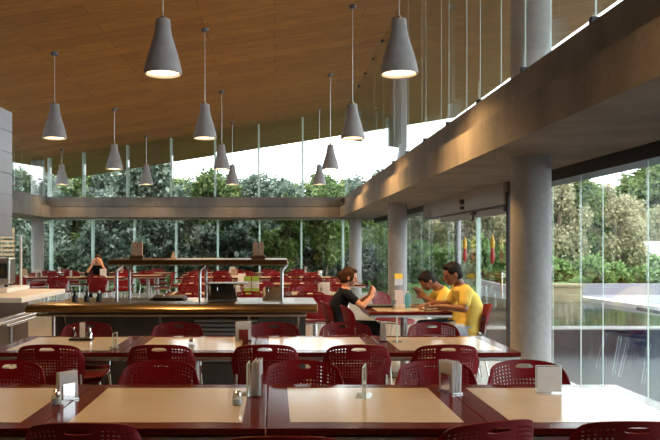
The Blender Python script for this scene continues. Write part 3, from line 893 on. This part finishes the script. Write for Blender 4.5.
# second row
t = thing('cruet_set', 'small cruet set with tall holder and jars on the second-row left table', 'cruet set', (-1.44, 5.36, TZ))
m = MB(); m.box((-0.085, -0.045, 0), (0.085, 0.045, 0.014), 0.003); m.build('tray', M['black'], t)
m = MB(); m.box((-0.02, -0.004, 0.0142), (0.035, 0.030, 0.135), 0.002); m.build('card_stand', M['acrylic'], t)
m = MB(); m.box((-0.012, -0.007, 0.02), (0.028, -0.0045, 0.13)); m.build('card', M['white'], t)
for q, x in enumerate((-0.058, 0.062)):
    m = MB(); m.lathe([(0.021, 0.0142), (0.023, 0.05), (0.012, 0.066), (0.012, 0.082)], (x, -0.012, 0), 14); jr = m.build('jar', M['chrome'] if q else M['bottle_glass'], t, 40)
    m = MB(); m.lathe([(0.014, 0.0825), (0.014, 0.092), (0.006, 0.097)], (x, -0.012, 0), 12); m.build('lid', M['chrome'], jr, 40)
napkin_holder(-0.235, 5.33, TZ, 0.15, 'napkin holder on the second-row tables, before the buffet louvres', 0.12, 0.14, 0.06)
napkin_holder(0.80, 5.32, TZ, 1.4, 'narrow napkin holder on the second-row tables, right of centre', 0.10, 0.14, 0.05)
sign_holder(0.89, 5.25, TZ, 1.35, 'clear sign holder seen edge-on, right of the narrow second-row napkin holder', 0.10, 0.18)
shaker(-0.57, 4.92, TZ, 'pale shaker near the front edge of a second-row table, left of centre', 'steel', 1.0)
sign_holder(-1.10, 4.95, TZ, 1.5, 'clear sign holder seen edge-on on the seam of the left second-row tables', 0.10, 0.10)
# occupied table
card_holder(1.40, 8.12, TZ, 0.09, 0.16, 'upright lilac card in the middle of the occupied table', M['lilac'], M['white'], 'table_card', 'card')
t = thing('water_bottle', 'small blue bottle beside the lilac card on the occupied table', 'bottle', (1.50, 8.15, TZ))
m = MB(); m.lathe([(0.03, 0), (0.032, 0.01), (0.032, 0.13), (0.014, 0.165), (0.014, 0.17)], seg=16); m.build('body', M['blue'], t, 40)
m = MB(); m.lathe([(0.016, 0.17), (0.016, 0.19)], seg=12); m.build('cap', M['white'], t, 40)
def plate(x, y, label, r=0.11, mat='white_paint', food='tan_food'):
    t = thing('dinner_plate', label, 'plate', (x, y, TZ), 0, 'plates')
    m = MB(); m.lathe([(r*0.55, 0), (r, 0.018), (r, 0.022), (r*0.6, 0.008)], seg=24); m.build('dish', M[mat], t, 40)
    m = MB(); m.ball((0.01, 0, 0.018), (r*0.45, r*0.4, 0.018), 12); m.ball((-0.03, 0.02, 0.016), (r*0.25, r*0.3, 0.014), 10); m.build('food', M['brown'], t, 60)
plate(1.69, 7.90, 'plate of food before the man in the yellow shirt')
plate(1.62, 8.27, 'plate of food before the boy with the bowed head')
m = MB(); m.box((-0.16, -0.12, 0), (0.16, 0.12, 0.012), 0.004); m.rings([[(-0.16,-0.12,0.012),(0.16,-0.12,0.012),(0.16,0.12,0.012),(-0.16,0.12,0.012)],[(-0.17,-0.13,0.022),(0.17,-0.13,0.022),(0.17,0.13,0.022),(-0.17,0.13,0.022)]])
o = m.build('meal_tray', M['dark_metal'], None, None, (1.18, 8.28, TZ)); tag(o, 'dark meal tray on the occupied table before the woman in black', 'tray')
t = thing('drinking_glass', 'clear glass on the occupied table between the woman and the lilac card', 'glass', (1.31, 7.95, TZ))
m = MB(); m.lathe([(0.026, 0), (0.033, 0.10), (0.030, 0.10), (0.024, 0.006)], seg=16); m.build('tumbler', M['bottle_glass'], t, 40)
# cards, napkin holders and cartons on the far tables
far_cards = [FAR[i] for i in (1, 2, 4, 6, 8, 10, 12, 14, 15, 16, 17, 18, 20)]
for i, (x, y, rname, k) in enumerate(far_cards):
    if i % 2:
        napkin_holder(x + 0.1, y - 0.1, TZ, 0.2*i, f'napkin holder on the {ORD[k]} table from left, {rname}', 0.12, 0.15, 0.06)
    else:
        card_holder(x - 0.05, y - 0.15, TZ, 0.14, 0.15, f'pale table card on the {ORD[k]} table from left, {rname}', M['white'] if i % 4 else M['tan'], M['white'], 'table_card', 'card', 0.1)
napkin_holder(-5.25, 16.0, TZ, 0.3, 'napkin holder at the left end of the left back corner, under the timber screen', 0.14, 0.18, 0.06)
card_holder(0.745, 10.5, TZ, 0.11, 0.13, 'bright white card on the table behind the right end of the buffet', M['white'], M['white'], 'table_card', 'card')
for x, lb in ((-0.40, 'green and white drink carton behind the buffet, left of two'), (-0.28, 'green and white drink carton behind the buffet, right of two')):
    t = thing('drink_carton', lb, 'carton', (x, 10.42, TZ), 0.1, 'drink cartons')
    m = MB(); m.box((-0.05, -0.04, 0), (0.05, 0.04, 0.09)); m.build('lower_band', M['green'], t)
    m = MB(); m.box((-0.05, -0.04, 0.0905), (0.05, 0.04, 0.19)); m.build('label_band', M['white'], t)
    m = MB(); m.rings([[(-0.05,-0.04,0.1905),(0.05,-0.04,0.1905),(0.05,0.04,0.1905),(-0.05,0.04,0.1905)],[(-0.05,-0.004,0.26),(0.05,-0.004,0.26),(0.05,0.004,0.26),(-0.05,0.004,0.26)]]); m.build('gable_top', M['green'], t)
t = thing('water_jug', 'clear plastic jug left of the drink cartons', 'jug', (-0.57, 10.45, TZ))
m = MB(); m.lathe([(0.06, 0), (0.07, 0.02), (0.065, 0.17), (0.05, 0.2), (0.055, 0.21)], seg=18); m.build('body', M['acrylic'], t, 40)
m = MB(); m.lathe([(0.057, 0.005), (0.064, 0.02), (0.06, 0.12)], seg=18); m.build('milk', M['white'], t, 40)
m = MB(); m.tube([(0.065, 0, 0.17), (0.11, 0, 0.16), (0.115, 0, 0.07), (0.07, 0, 0.05)], 0.008); m.build('handle', M['acrylic'], t, 50)
# notice on the second round column
m = MB(); m.box((-0.075, -0.006, 0.10), (0.075, 0.006, 0.20)); o = thing('column_notice', 'small yellow and white notice on the second round column', 'notice', (2.38, 13.856, 0.72))
m.build('yellow_panel', M['yellow'], o)
m = MB(); m.box((-0.075, -0.006, -0.03), (0.075, 0.006, 0.098)); m.build('white_panel', M['white'], o)
# macaw shaped hangers at the entrance glass
for i, (y, z, sc, lb) in enumerate(((11.4, 1.41, 1.0, 'red and yellow bird-shaped hanger at the entrance glass, smaller and left of the two'), (9.95, 1.42, 1.0, 'red and yellow bird-shaped hanger at the entrance glass, larger and right of the two'))):
    t = thing('bird_hanger', lb, 'hanger', (XG - 0.045, y, z), 0, 'bird-shaped hangers')
    m = MB(); m.lathe([(0.022, 0.0), (0.034, 0.04), (0.030, 0.10), (0.014, 0.16), (0.004, 0.20)], seg=14); m.build('wings', M['macaw_yellow'], t, 60)
    m = MB(); m.lathe([(0.006, -0.22), (0.030, -0.17), (0.036, -0.11), (0.026, -0.05), (0.022, -0.001)], seg=14); m.build('body', M['macaw_red'], t, 60)
    m = MB(); m.tube([(0, 0, 0.20), (0, 0, 1.875 - z)], 0.002, 6); m.build('string', M['black'], t)

# ------------------------------------------------------------------ pendant lamps
def make_lamp():
    t = thing('pendant_lamp', 'lamp', 'pendant lamp')
    R = 0.19
    prof = [(0.020, 0.553), (0.068, 0.55), (0.074, 0.54), (0.079, 0.46), (0.092, 0.385), (0.122, 0.285), (0.152, 0.19), (0.176, 0.095), (R, 0.025), (R, 0.0), (0.172, 0.0), (0.166, 0.03), (0.10, 0.28), (0.06, 0.48), (0.018, 0.53)]
    m = MB(); m.lathe(prof, seg=36, cap=False)
    v = m.bm.verts
    sh_ = m.build('shade', M['lampshade'], t, 50)
    m = MB(); m.lathe([(0.0005, 0.024), (0.162, 0.024), (0.162, 0.034), (0.0005, 0.034)], seg=32, cap=False); m.build('diffuser', M['lamp_glow'], sh_, 40)
    m = MB(); m.lathe([(0.022, 0.55), (0.022, 0.58), (0.008, 0.59)], seg=14); m.build('socket_cap', M['brass'], t, 40)
    return t
LAMP = Proto(make_lamp())
LZ = 3.165
lx = (-5.95, -3.52, -1.12, 1.24)
ly = (7.2, 11.5, 16.1, 20.1, 2.85)
def lamp_label(i, j):
    rown = ['nearest row', 'second row back', 'third row back', 'farthest row', 'row above the nearest tables'][j]
    if j == 0:
        return 'large grey pendant lamp, nearest on the left of photo centre' if i == 2 else 'large grey pendant lamp, nearest on the right by the clerestory glass'
    return 'grey bell pendant lamp in the %s, line %s' % (rown, ['over the left glass side', 'second from the left', 'left of photo centre', 'along the right clerestory'][i])
for j, y in enumerate(ly):
    for i, x in enumerate(lx):
        if j in (0, 4) and i < (2 if j == 0 else 1): continue
        if i == 0 and j != 3: continue
        if j in (2, 3) and i in (1, 2): x -= 0.07
        L_ = LAMP.put((x, y, LZ), 0, lamp_label(i, j), 'grey bell pendant lamps')
        m = MB(); m.tube([(0, 0, 0.585), (0, 0, ceil_z(x) - LZ - 0.03)], 0.0045, 6); m.build('cable', M['steel'], L_, 50)
        m = MB(); m.lathe([(0.045, -0.055), (0.06, -0.045), (0.06, 0.005)], (0, 0, ceil_z(x) - LZ), 16); m.build('ceiling_rose', M['rose'], L_, 40)
        pl = bpy.data.lights.new('bulb', 'SPOT'); pl.energy = {3: 40, 4: 50}.get(j, 200); pl.color = (1.0, 0.60, 0.25); pl.spot_size = math.radians(150); pl.spot_blend = 0.7; pl.shadow_soft_size = 0.12
        po = bpy.data.objects.new('bulb', pl); COL.objects.link(po); po.parent = L_; po.location = (0, 0, -0.01)
# ------------------------------------------------------------------ people (local frame: facing +X, left = +Y, z = 0 at the floor)
def hand(mb, w, d, up, side, curl=0.6, s=1.0):
    """palm, four unequal bent fingers and a thumb; d = finger direction, up = back of hand, side = thumb side"""
    d = Vector(d).normalized(); up = Vector(up); up = (up - d * up.dot(d)).normalized(); sd = d.cross(up).normalized()
    if sd.dot(Vector(side)) < 0: sd = -sd
    w = Vector(w)
    pe = w + d * 0.085 * s
    for q in (-0.026, -0.009, 0.009, 0.026):
        mb.cone(w + d*0.012*s + sd*q*0.7*s, pe + sd*q*s, 0.0155*s, 0.0125*s, 10)
    for q, ln in ((-0.030, 0.060), (-0.010, 0.074), (0.010, 0.080), (0.029, 0.072)):
        p = pe + sd * q * s; a = curl * 0.5; r = 0.0092 * s
        for k, fr in enumerate((0.45, 0.31, 0.24)):
            dd = d * math.cos(a) - up * math.sin(a)
            e = p + dd * ln * fr * s
            mb.cone(p, e, r, r * 0.92, 8); p = e; r *= 0.92; a += curl
    b = w + d * 0.025 * s + sd * 0.028 * s
    t1 = b + (d * 0.55 + sd * 0.70 - up * 0.25).normalized() * 0.036 * s
    t2 = t1 + (d * 0.90 + sd * 0.15 - up * 0.40).normalized() * 0.030 * s
    mb.cone(w + d*0.01*s + sd*0.016*s, b, 0.014*s, 0.0125*s, 8); mb.cone(b, t1, 0.0125*s, 0.0105*s, 8); mb.cone(t1, t2, 0.0105*s, 0.009*s, 8)

def remeshed(o, vox, it=3, fac=0.5):
    r = o.modifiers.new('r', 'REMESH'); r.mode = 'VOXEL'; r.voxel_size = vox; r.use_smooth_shade = True
    s = o.modifiers.new('s', 'SMOOTH'); s.iterations = it; s.factor = fac
    baked(o)
    o.data.polygons.foreach_set('use_smooth', [True] * len(o.data.polygons))
    return o

def torso(mb, pts, grow=0.0, seg=24, sc=1.0):
    """pts: (x, z, half width, half depth, tilt)"""
    rg = []
    for x, z, w, dp, tl in pts:
        c = Vector((x, 0, z)); ax = Vector((math.cos(tl), 0, -math.sin(tl)))
        rg.append([c + ax * (dp*sc*0.90 + grow) * math.cos(t) + Vector((0, (w*sc + grow) * math.copysign(abs(math.sin(t))**0.85, math.sin(t)), 0)) for t in (2*PI*k/seg for k in range(seg))])
    mb.rings(rg)

def person(label, loc, rz, hip_z, mid, sh, head, pitch, yaw, arms, knees, mats, hair='short', build=1.0, sleeve=0.6, shorts=False, hs=1.0):
    """mid, sh, head: (x, z) of mid back, shoulder line and head centre; arms: per side (elbow, wrist, finger dir)"""
    t = thing('person', label, 'person', loc, rz)
    tl = math.atan2(sh[0], sh[1] - hip_z)
    hx, hz = head
    spine = [(0.0, hip_z - 0.07, 0.150, 0.10, 0.0), (0.0, hip_z, 0.170, 0.118, tl*0.2), (mid[0]*0.7, (hip_z + mid[1]) / 2 + 0.01, 0.148, 0.105, tl*0.5),
             (mid[0], mid[1], 0.152, 0.110, tl*0.8), ((mid[0]+sh[0])/2, (mid[1]+sh[1])/2 + 0.01, 0.165, 0.108, tl),
             (sh[0], sh[1] - 0.015, 0.160, 0.085, tl*1.2), (sh[0] + (hx-sh[0])*0.22, sh[1] + 0.035, 0.085, 0.062, tl*1.2)]
    nb = Vector((sh[0] + (hx - sh[0]) * 0.15, 0, sh[1] + 0.02))
    Hm = Matrix.Translation((hx, 0, hz)) @ Euler((0, pitch, yaw), 'XYZ').to_matrix().to_4x4() @ Matrix.Scale(hs, 4)
    def H(p): return Hm @ Vector(p)
    er = Hm.to_euler()
    b = MB()
    torso(b, spine, 0, 24, build)
    b.cone(nb, H((-0.025, 0, -0.06)), 0.056 * build, 0.050, 14)
    # head: skull, jaw, chin, nose, brow, ears
    def hb(c, r, seg=14):
        b.ball(H(c), [q * hs for q in r], seg, er)
    hb((0, 0, 0.012), (0.096, 0.076, 0.106), 20); hb((0.032, 0, -0.055), (0.058, 0.054, 0.055)); hb((0.066, 0, -0.088), (0.022, 0.026, 0.018))
    hb((0.080, 0, 0.030), (0.016, 0.046, 0.012)); hb((0.060, 0.036, -0.028), (0.024, 0.022, 0.022)); hb((0.060, -0.036, -0.028), (0.024, 0.022, 0.022))
    b.cone(H((0.092, 0, 0.012)), H((0.110, 0, -0.028)), 0.009*hs, 0.0145*hs, 10); hb((0.088, 0, -0.058), (0.014, 0.026, 0.012))
    for s in (-1, 1): hb((-0.004, s*0.079, -0.008), (0.020, 0.011, 0.032), 10)
    pant = MB(); sh_m = MB(); shoe_parts = []
    torso(sh_m, spine[:6] + [(sh[0] + (hx-sh[0])*0.12, sh[1] + 0.022, 0.105, 0.072, tl*1.2)], 0.014, 24, build)
    torso(pant, [(0.0, hip_z - 0.085, 0.150, 0.10, 0.0), (0.0, hip_z, 0.172, 0.118, 0), (0.0, hip_z + 0.055, 0.165, 0.115, tl*0.2)], 0.010, 20, build)
    for s, (el, wr, fd, up) in zip((-1, 1), arms):
        so = Vector((sh[0], s * 0.172 * build, sh[1] - 0.03)); el = Vector(el); wr = Vector(wr)
        b.cone(so, el, 0.047*build, 0.037*build, 14); b.cone(el, wr, 0.038*build, 0.025*build, 14)
        hand(b, wr, fd, up, (0, -s, 0.3), 0.55)
        cut = so.lerp(el, sleeve)
        sh_m.cone(Vector((sh[0]*0.9, s*0.12*build, sh[1] - 0.03)), so, 0.068*build, 0.064*build, 14); sh_m.cone(so, cut, 0.063*build, 0.057*build, 16)
    for s, kn in zip((-1, 1), knees):
        hp = Vector((0.02, s * 0.09, hip_z - 0.012)); kn = Vector(kn); an = Vector((kn.x + 0.02, kn.y, 0.09))
        b.cone(hp, kn, 0.076*build, 0.053*build, 14); b.cone(kn, an, 0.052*build, 0.035*build, 14)
        b.cone(an, an + Vector((0.10, 0, -0.045)), 0.036, 0.030, 12)
        pant.cone(hp, kn, 0.088*build, 0.068*build, 16)
        if not shorts: pant.cone(kn, an + Vector((0, 0, 0.02)), 0.067*build, 0.055*build, 16)
        sm = MB(); sm.cone(an + Vector((-0.035, 0, -0.048)), an + Vector((0.06, 0, -0.050)), 0.038, 0.038, 14); sm.cone(an + Vector((0.05, 0, -0.050)), an + Vector((0.13, 0, -0.055)), 0.039, 0.032, 14)
        so_ = remeshed(sm.build('shoe', M['black'], t), 0.009, 2)
    body = remeshed(b.build('body', M[mats[0]], t), 0.0055, 2)
    remeshed(sh_m.build('shirt', M[mats[1]], t), 0.008, 4)
    remeshed(pant.build('shorts' if shorts else 'trousers', M[mats[2]], t), 0.009, 4)
    h = MB()
    def hh(c, r, seg=20): h.ball(H(c), [q * hs for q in r], seg, er)
    hh((-0.020, 0, 0.034), (0.100, 0.086, 0.104), 22)
    if hair == 'short':
        hh((-0.040, 0, -0.010), (0.075, 0.080, 0.075)); hh((0.045, 0, 0.095), (0.045, 0.056, 0.035))
        for s in (-1, 1): hh((0.012, s*0.062, 0.05), (0.050, 0.022, 0.05))
    else:
        hh((-0.045, 0, -0.020), (0.075, 0.082, 0.085)); hh((-0.105, 0, 0.005), (0.050, 0.048, 0.052))
        hh((0.030, 0, 0.096), (0.062, 0.062, 0.030))
        for s in (-1, 1): hh((0.012, s*0.068, 0.02), (0.050, 0.018, 0.07))
    remeshed(h.build('hair', M[mats[3]], t), 0.007, 2)
    for s in (-1, 1):
        e = MB(); e.ball(H((0.083, s*0.031, 0.008)), [q*hs for q in (0.012, 0.014, 0.008)], 12, er); e.build('eye', M['black'], t, 180)
    e = MB(); e.ball(H((0.097, 0, -0.060)), [q*hs for q in (0.008, 0.022, 0.006)], 12, er); e.build('lips', M['lip'], t, 180)
    return t

UP = (0, 0, 1)
person('woman in a black short-sleeved top, brown hair tied back, hands raised at the table', (0.72, 8.15, 0), 0.0, 0.545, (-0.01, 0.76), (0.075, 0.945), (0.120, 1.095), 0.22, -0.12,
       (((0.24, -0.235, 0.785), (0.36, -0.10, 0.885), (0.35, 0.45, 0.75), (0.6, -0.6, 0)), ((0.25, 0.235, 0.785), (0.36, 0.08, 0.885), (0.3, -0.5, 0.75), (0.6, 0.6, 0))),
       ((0.42, -0.10, 0.535), (0.42, 0.10, 0.535)), ('skin', 'shirt_black', 'trouser_black', 'hair_brown'), 'tied', 0.90, 0.50, hs=0.88)
person('man in a yellow shirt with short black hair leaning over his plate', (2.07, 7.78, 0), PI, 0.55, (-0.05, 0.80), (0.055, 1.000), (0.150, 1.145), 0.30, 0.15,
       (((0.13, -0.25, 0.80), (0.37, -0.12, 0.815), (0.85, 0.35, -0.1), UP), ((0.09, 0.25, 0.79), (0.35, 0.17, 0.815), (0.9, -0.3, -0.1), UP)),
       ((0.42, -0.12, 0.53), (0.42, 0.12, 0.53)), ('skin_tan', 'shirt_yellow', 'shorts', 'hair_black'), 'short', 1.06, 0.62)
person('boy in a yellow shirt with bowed head holding food up in both hands', (2.11, 8.34, 0), PI, 0.545, (0.0, 0.76), (0.185, 0.935), (0.345, 1.045), 0.72, 0.25,
       (((0.29, -0.23, 0.79), (0.39, -0.08, 0.865), (0.5, 0.35, 0.5), (0.5, -0.6, 0.2)), ((0.27, 0.22, 0.79), (0.385, 0.07, 0.865), (0.5, -0.35, 0.5), (0.5, 0.6, 0.2))),
       ((0.40, -0.10, 0.525), (0.40, 0.10, 0.525)), ('skin_tan', 'shirt_yellow', 'denim', 'hair_black'), 'short', 0.90, 0.6, hs=0.90)
m = MB(); m.ball((0, 0, 0), (0.045, 0.075, 0.03), 14, (0.2, 0.5, 0.2)); o = m.build('bread_roll', M['brown'], None, 180, (1.64, 8.34, 0.945)); tag(o, 'brown bread roll held in the hands of the boy with bowed head', 'bread')
person('woman in dark clothes with brown hair sitting at the far left, hands at her face', (-4.14, 17.02, 0), -PI/2, 0.545, (0.0, 0.76), (0.11, 0.99), (0.17, 1.14), 0.25, 0.0,
       (((0.30, -0.24, 0.80), (0.25, -0.11, 1.02), (0.1, 0.25, 0.9), (0.6, -0.5, 0)), ((0.30, 0.24, 0.80), (0.25, 0.11, 1.02), (0.1, -0.25, 0.9), (0.6, 0.5, 0))),
       ((0.42, -0.10, 0.53), (0.42, 0.10, 0.53)), ('skin', 'shirt_black', 'denim', 'hair_brown'), 'tied', 0.92, 0.98, hs=0.9)

# ------------------------------------------------------------------ trees and shrubs outside
def leaves(name, clusters, n, size, mat, seed, droop=0.0, aspect=1.6):
    rg = np.random.default_rng(seed)
    C = np.array([c[0] for c in clusters]); Rr = np.array([c[1] for c in clusters])
    wgt = Rr**2; wgt /= wgt.sum()
    idx = rg.choice(len(clusters), n, p=wgt)
    d = rg.normal(size=(n, 3)); d /= np.linalg.norm(d, axis=1, keepdims=True)
    rad = Rr[idx] * (0.55 + 0.5 * rg.random(n))
    p = C[idx] + d * rad[:, None]
    p[:, 2] -= droop * rg.random(n)
    p[:, 2] = np.maximum(p[:, 2], 0.03)
    a = rg.normal(size=(n, 3)) + d * 0.2; a[:, 2] -= 0.4 + droop
    a /= np.linalg.norm(a, axis=1, keepdims=True)
    b = np.cross(a, rg.normal(size=(n, 3))); b /= np.linalg.norm(b, axis=1, keepdims=True)
    s = size * (0.6 + 0.8 * rg.random(n))[:, None]
    q = np.stack([p, p + a*s*0.5*aspect + b*s*0.42, p + a*s*aspect, p + a*s*0.5*aspect - b*s*0.42], axis=1).reshape(-1, 3)
    me = bpy.data.meshes.new(name)
    me.vertices.add(n*4); me.vertices.foreach_set('co', q.ravel())
    me.loops.add(n*4); me.loops.foreach_set('vertex_index', np.arange(n*4))
    me.polygons.add(n); me.polygons.foreach_set('loop_start', np.arange(n)*4); me.polygons.foreach_set('loop_total', np.full(n, 4))
    me.update(); me.validate()
    me.materials.append(mat)
    return me

def make_tree(name, cat, h, w, base, nc, n, size, mat, seed, trunk_r, droop=0.0):
    """h height, w crown half width, base height of the lowest foliage"""
    rd = random.Random(seed)
    t = thing(name, 'tree', cat)
    cl = []
    for k in range(nc):
        a = rd.uniform(0, 2*PI); f = (k + 0.5) / nc
        z = base + (h - base) * (0.12 + 0.80 * f)
        prof = math.sin(PI * min(1, 0.22 + 0.75 * f)) ** 0.7
        r = w * prof * math.sqrt(rd.uniform(0.05, 0.75))
        cl.append(((r*math.cos(a), r*math.sin(a), z), rd.uniform(0.20, 0.34) * min(w, (h-base)/2) * 1.1))
    link('foliage', leaves('foliage', cl, n, size, mat, seed, droop), t)
    if trunk_r:
        m = MB()
        m.tube([(0, 0, -0.7), (0.05*w, 0.03, h*0.25), (-0.05*w, -0.02*w, h*0.55), (0, 0.04, h*0.8)], [trunk_r*1.3, trunk_r, trunk_r*0.65, trunk_r*0.2], 10)
        for (c, r) in cl[::max(1, nc//7)]:
            z0 = min(h*0.6, max(h*0.2, c[2] - 0.35*h))
            m.tube([(0, 0, z0), (c[0]*0.45, c[1]*0.45, (z0 + c[2])/2 + 0.05*h), c], [trunk_r*0.5, trunk_r*0.3, trunk_r*0.1], 6)
        m.build('trunk', M['bark'], t, 60)
    return t

T = {
 'ever':   Proto(make_tree('evergreen_tree', 'tree', 5.0, 1.7, 0.3, 30, 14000, 0.125, M['leaf_dark'], 11, 0.13)),
 'mid':    Proto(make_tree('broadleaf_tree', 'tree', 5.0, 1.7, 0.7, 24, 11000, 0.13, M['leaf_mid'], 12, 0.12)),
 'light':  Proto(make_tree('young_tree', 'tree', 4.2, 1.2, 0.9, 18, 5500, 0.13, M['leaf_light'], 13, 0.07)),
 'autumn': Proto(make_tree('willow_tree', 'tree', 4.6, 1.6, 0.5, 20, 8500, 0.11, M['leaf_autumn'], 14, 0.10, 0.6)),
 'bush':   Proto(make_tree('shrub', 'shrub', 1.0, 0.7, 0.05, 12, 1500, 0.11, M['leaf_bush'], 15, 0.0)),
 'dbush':  Proto(make_tree('dark_shrub', 'shrub', 2.0, 1.1, 0.05, 16, 3000, 0.14, M['leaf_dark'], 16, 0.0)),
}
rt = random.Random(21)
def plant(kind, x, y, z, h, label, group, sx=1.0):
    base = {'ever': 5.0, 'mid': 5.0, 'light': 4.2, 'autumn': 4.6, 'bush': 1.0, 'dbush': 2.0}[kind]
    o = T[kind].put((x, y, z), rt.uniform(0, 6.28), label, group)
    s = h / base
    o.scale = (s * sx, s * sx, s)
    return o
i = 0
for k in range(13):
    x = -13.2 + 1.55 * k + rt.uniform(-0.3, 0.3)
    kd = 'mid' if k in (3, 7, 10, 11) else 'ever'
    h = (5.4 if x < -5 else 4.5) + rt.uniform(-0.35, 0.35)
    plant(kd, x, 30.5 + rt.uniform(-1, 1), -0.2, h, f'{"leafy green" if kd == "mid" else "dark evergreen"} tree beyond the far glass, {ORD[k]} from left, front line', 'trees beyond the far glass wall', 1.05)
for k in range(12):
    x = -17.5 + 2.2 * k + rt.uniform(-0.5, 0.5)
    h = (6.0 if x < -6 else 4.9) + rt.uniform(-0.4, 0.4)
    kd = 'ever' if k % 3 else 'mid'
    plant(kd, x, 35.5 + rt.uniform(-1, 1), -0.3, h, f'{"leafy green" if kd == "mid" else "dark evergreen"} tree beyond the far glass, {ORD[k]} from left, back line', 'trees beyond the far glass wall', 1.2)
for k in range(10):
    x = -9.3 + 1.35 * k + rt.uniform(-0.3, 0.3)
    plant('dbush', x, 26.2 + rt.uniform(-0.6, 0.6), -0.15, 1.9 + rt.uniform(-0.3, 0.4), f'low dark shrub beyond the far glass, {ORD[k]} from the left', 'dark shrubs beyond the far glass wall')
for x, y, h, lb in ((0.55, 25.0, 3.3, 'light green young tree beyond the far glass, right of the buffet shelf'), (1.75, 25.4, 3.5, 'light green young tree left of the corner column, beyond the far glass'), (3.4, 27.0, 3.4, 'light green young tree between the second and third round columns')):
    plant('light', x, y, -0.15, h, lb, 'light green young trees')
for x, y, h, lb in ((-3.55, 22.95, 0.62, 'bright green shrub at the foot of the far glass, behind the lone table'), (-2.95, 23.1, 0.55, 'bright green shrub right of the lone table, outside the far glass'), (-4.6, 23.3, 0.5, 'bright green shrub behind the woman in dark clothes'), (-7.1, 23.2, 0.7, 'bright green shrub by the left corner column'), (-6.2, 23.5, 0.6, 'bright green shrub right of the left corner column')):
    plant('bush', x, y, -0.15, h, lb, 'bright shrubs at the far glass', 1.2)
for k, (x, y, h, kd) in enumerate(((4.6, 29.5, 4.2, 'mid'), (6.0, 28.0, 3.6, 'autumn'), (7.4, 29.8, 4.1, 'autumn'), (8.7, 28.2, 3.9, 'autumn'), (10.0, 30.0, 4.3, 'autumn'), (11.2, 28.5, 4.0, 'autumn'), (12.5, 30.2, 4.2, 'mid'), (13.9, 29.0, 3.4, 'autumn'), (15.6, 31.5, 3.3, 'autumn'), (17.4, 31.5, 3.8, 'autumn'), (19.5, 32, 4.2, 'mid'))):
    plant(kd, x, y, 0.25, h, f'{"yellow-brown autumn" if kd == "autumn" else "olive green"} tree across the pond, {ORD[k]} from left, front line', 'trees across the pond', 1.05)
for k in range(9):
    x = 4.5 + 2.4 * k
    plant('autumn' if k % 2 else 'mid', x, 37 + rt.uniform(-1, 1), 0.6, 4.6 + rt.uniform(-0.4, 0.5), f'{"yellow-brown autumn" if k % 2 else "olive green"} tree across the pond, {ORD[k]} from left, back line', 'trees across the pond', 1.2)
for k in range(9):
    x = 8.9 + 0.9 * k
    plant('bush', x, 24.6 + rt.uniform(-0.3, 0.5), 0.12, 0.75 + rt.uniform(-0.15, 0.25), f'green shrub on the bank behind the grey garden wall, {ORD[k]} from the left', 'shrubs on the pond bank', 1.2)
for k in range(6):
    x = 4.3 + 0.85 * k
    plant('bush', x, 24.4 + rt.uniform(-0.3, 0.5), 0.12, 1.1 + rt.uniform(-0.2, 0.4), f'green shrub behind the sloping white parapet, {ORD[k]} from the left', 'shrubs behind the white parapet', 1.1)

for k in range(6):
    plant('mid' if k in (1, 4) else 'ever', -12.0 - 1.2 * (k % 2), 6.5 + 3.6 * k, -0.55, 4.0 + rt.uniform(-0.4, 0.4), f'tree outside the left glass wall, {ORD[k]} from the camera side', 'trees outside the left glass wall', 1.15)
for k in range(5):
    plant('dbush', -10.4, 10.5 + 2.9 * k, -0.55, 2.0, f'low dark shrub outside the left glass wall, {ORD[k]} from the camera side', 'shrubs outside the left glass wall', 1.1)

for k in range(5):  # unseen trees added to block bright sky from reflecting in the far glass
    plant('mid' if k == 2 else 'ever', -13.0 + 0.4 * k, -12.5 + 3.6 * k, -0.55, 5.0, f'added unseen tree outside the left side behind the camera, {ORD[k]} from the back', 'added trees behind the camera', 1.3)
# garden pieces across the water
o = thing('garden_parapet', 'sloping white garden parapet beyond the entrance glass', 'parapet', (0, 0, 0))
for nm, za, zb, zc, zd, mt, e in (('white_coping_wall', 0.20, 0.62, 0.14, 0.43, 'white_paint', 0.0), ('stone_base', -0.55, 0.198, -0.55, 0.138, 'yellow_stone', 0.03)):
    t = MB(); t.rings([[(5.10 + e, 18.2 + e, za), (5.10 + e, 18.2 + e, zb), (5.15, 18.34, zb), (5.15, 18.34, za)], [(5.90 + e, 17.0 + e, zc), (5.90 + e, 17.0 + e, zd), (5.95, 17.14, zd), (5.95, 17.14, zc)]])
    t.build(nm, M[mt], o)
t = thing('garden_shelter', 'low white roofed shelter across the pond at the right edge', 'shelter', (15.9, 29.0, 0.3))
m = MB(); m.rings([[(-1.1, -1.0, 0.72), (3.0, -1.0, 0.72), (3.0, 1.0, 1.25), (-1.1, 1.0, 1.25)], [(-1.1, -1.0, 0.80), (3.0, -1.0, 0.80), (3.0, 1.0, 1.33), (-1.1, 1.0, 1.33)]]); m.build('roof', M['white_paint'], t)
m = MB(); m.box((-0.3, 0.2, -0.2), (2.9, 0.3, 0.95)); m.build('wall', M['paving'], t)
for x in (-0.95, 0.6, 2.8):
    m = MB(); m.box((x-0.06, -0.85, -0.2), (x+0.06, -0.73, 0.75)); m.build('post', M['brown'], t)
m = MB(); m.lathe([(0.075, -0.6), (0.075, 2.6)], (0, 0, 0), 16); o = m.build('steel_post', M['panel'], None, 40, (4.57, 18.0, 0)); tag(o, 'slim grey post standing outside the entrance glass', 'post')
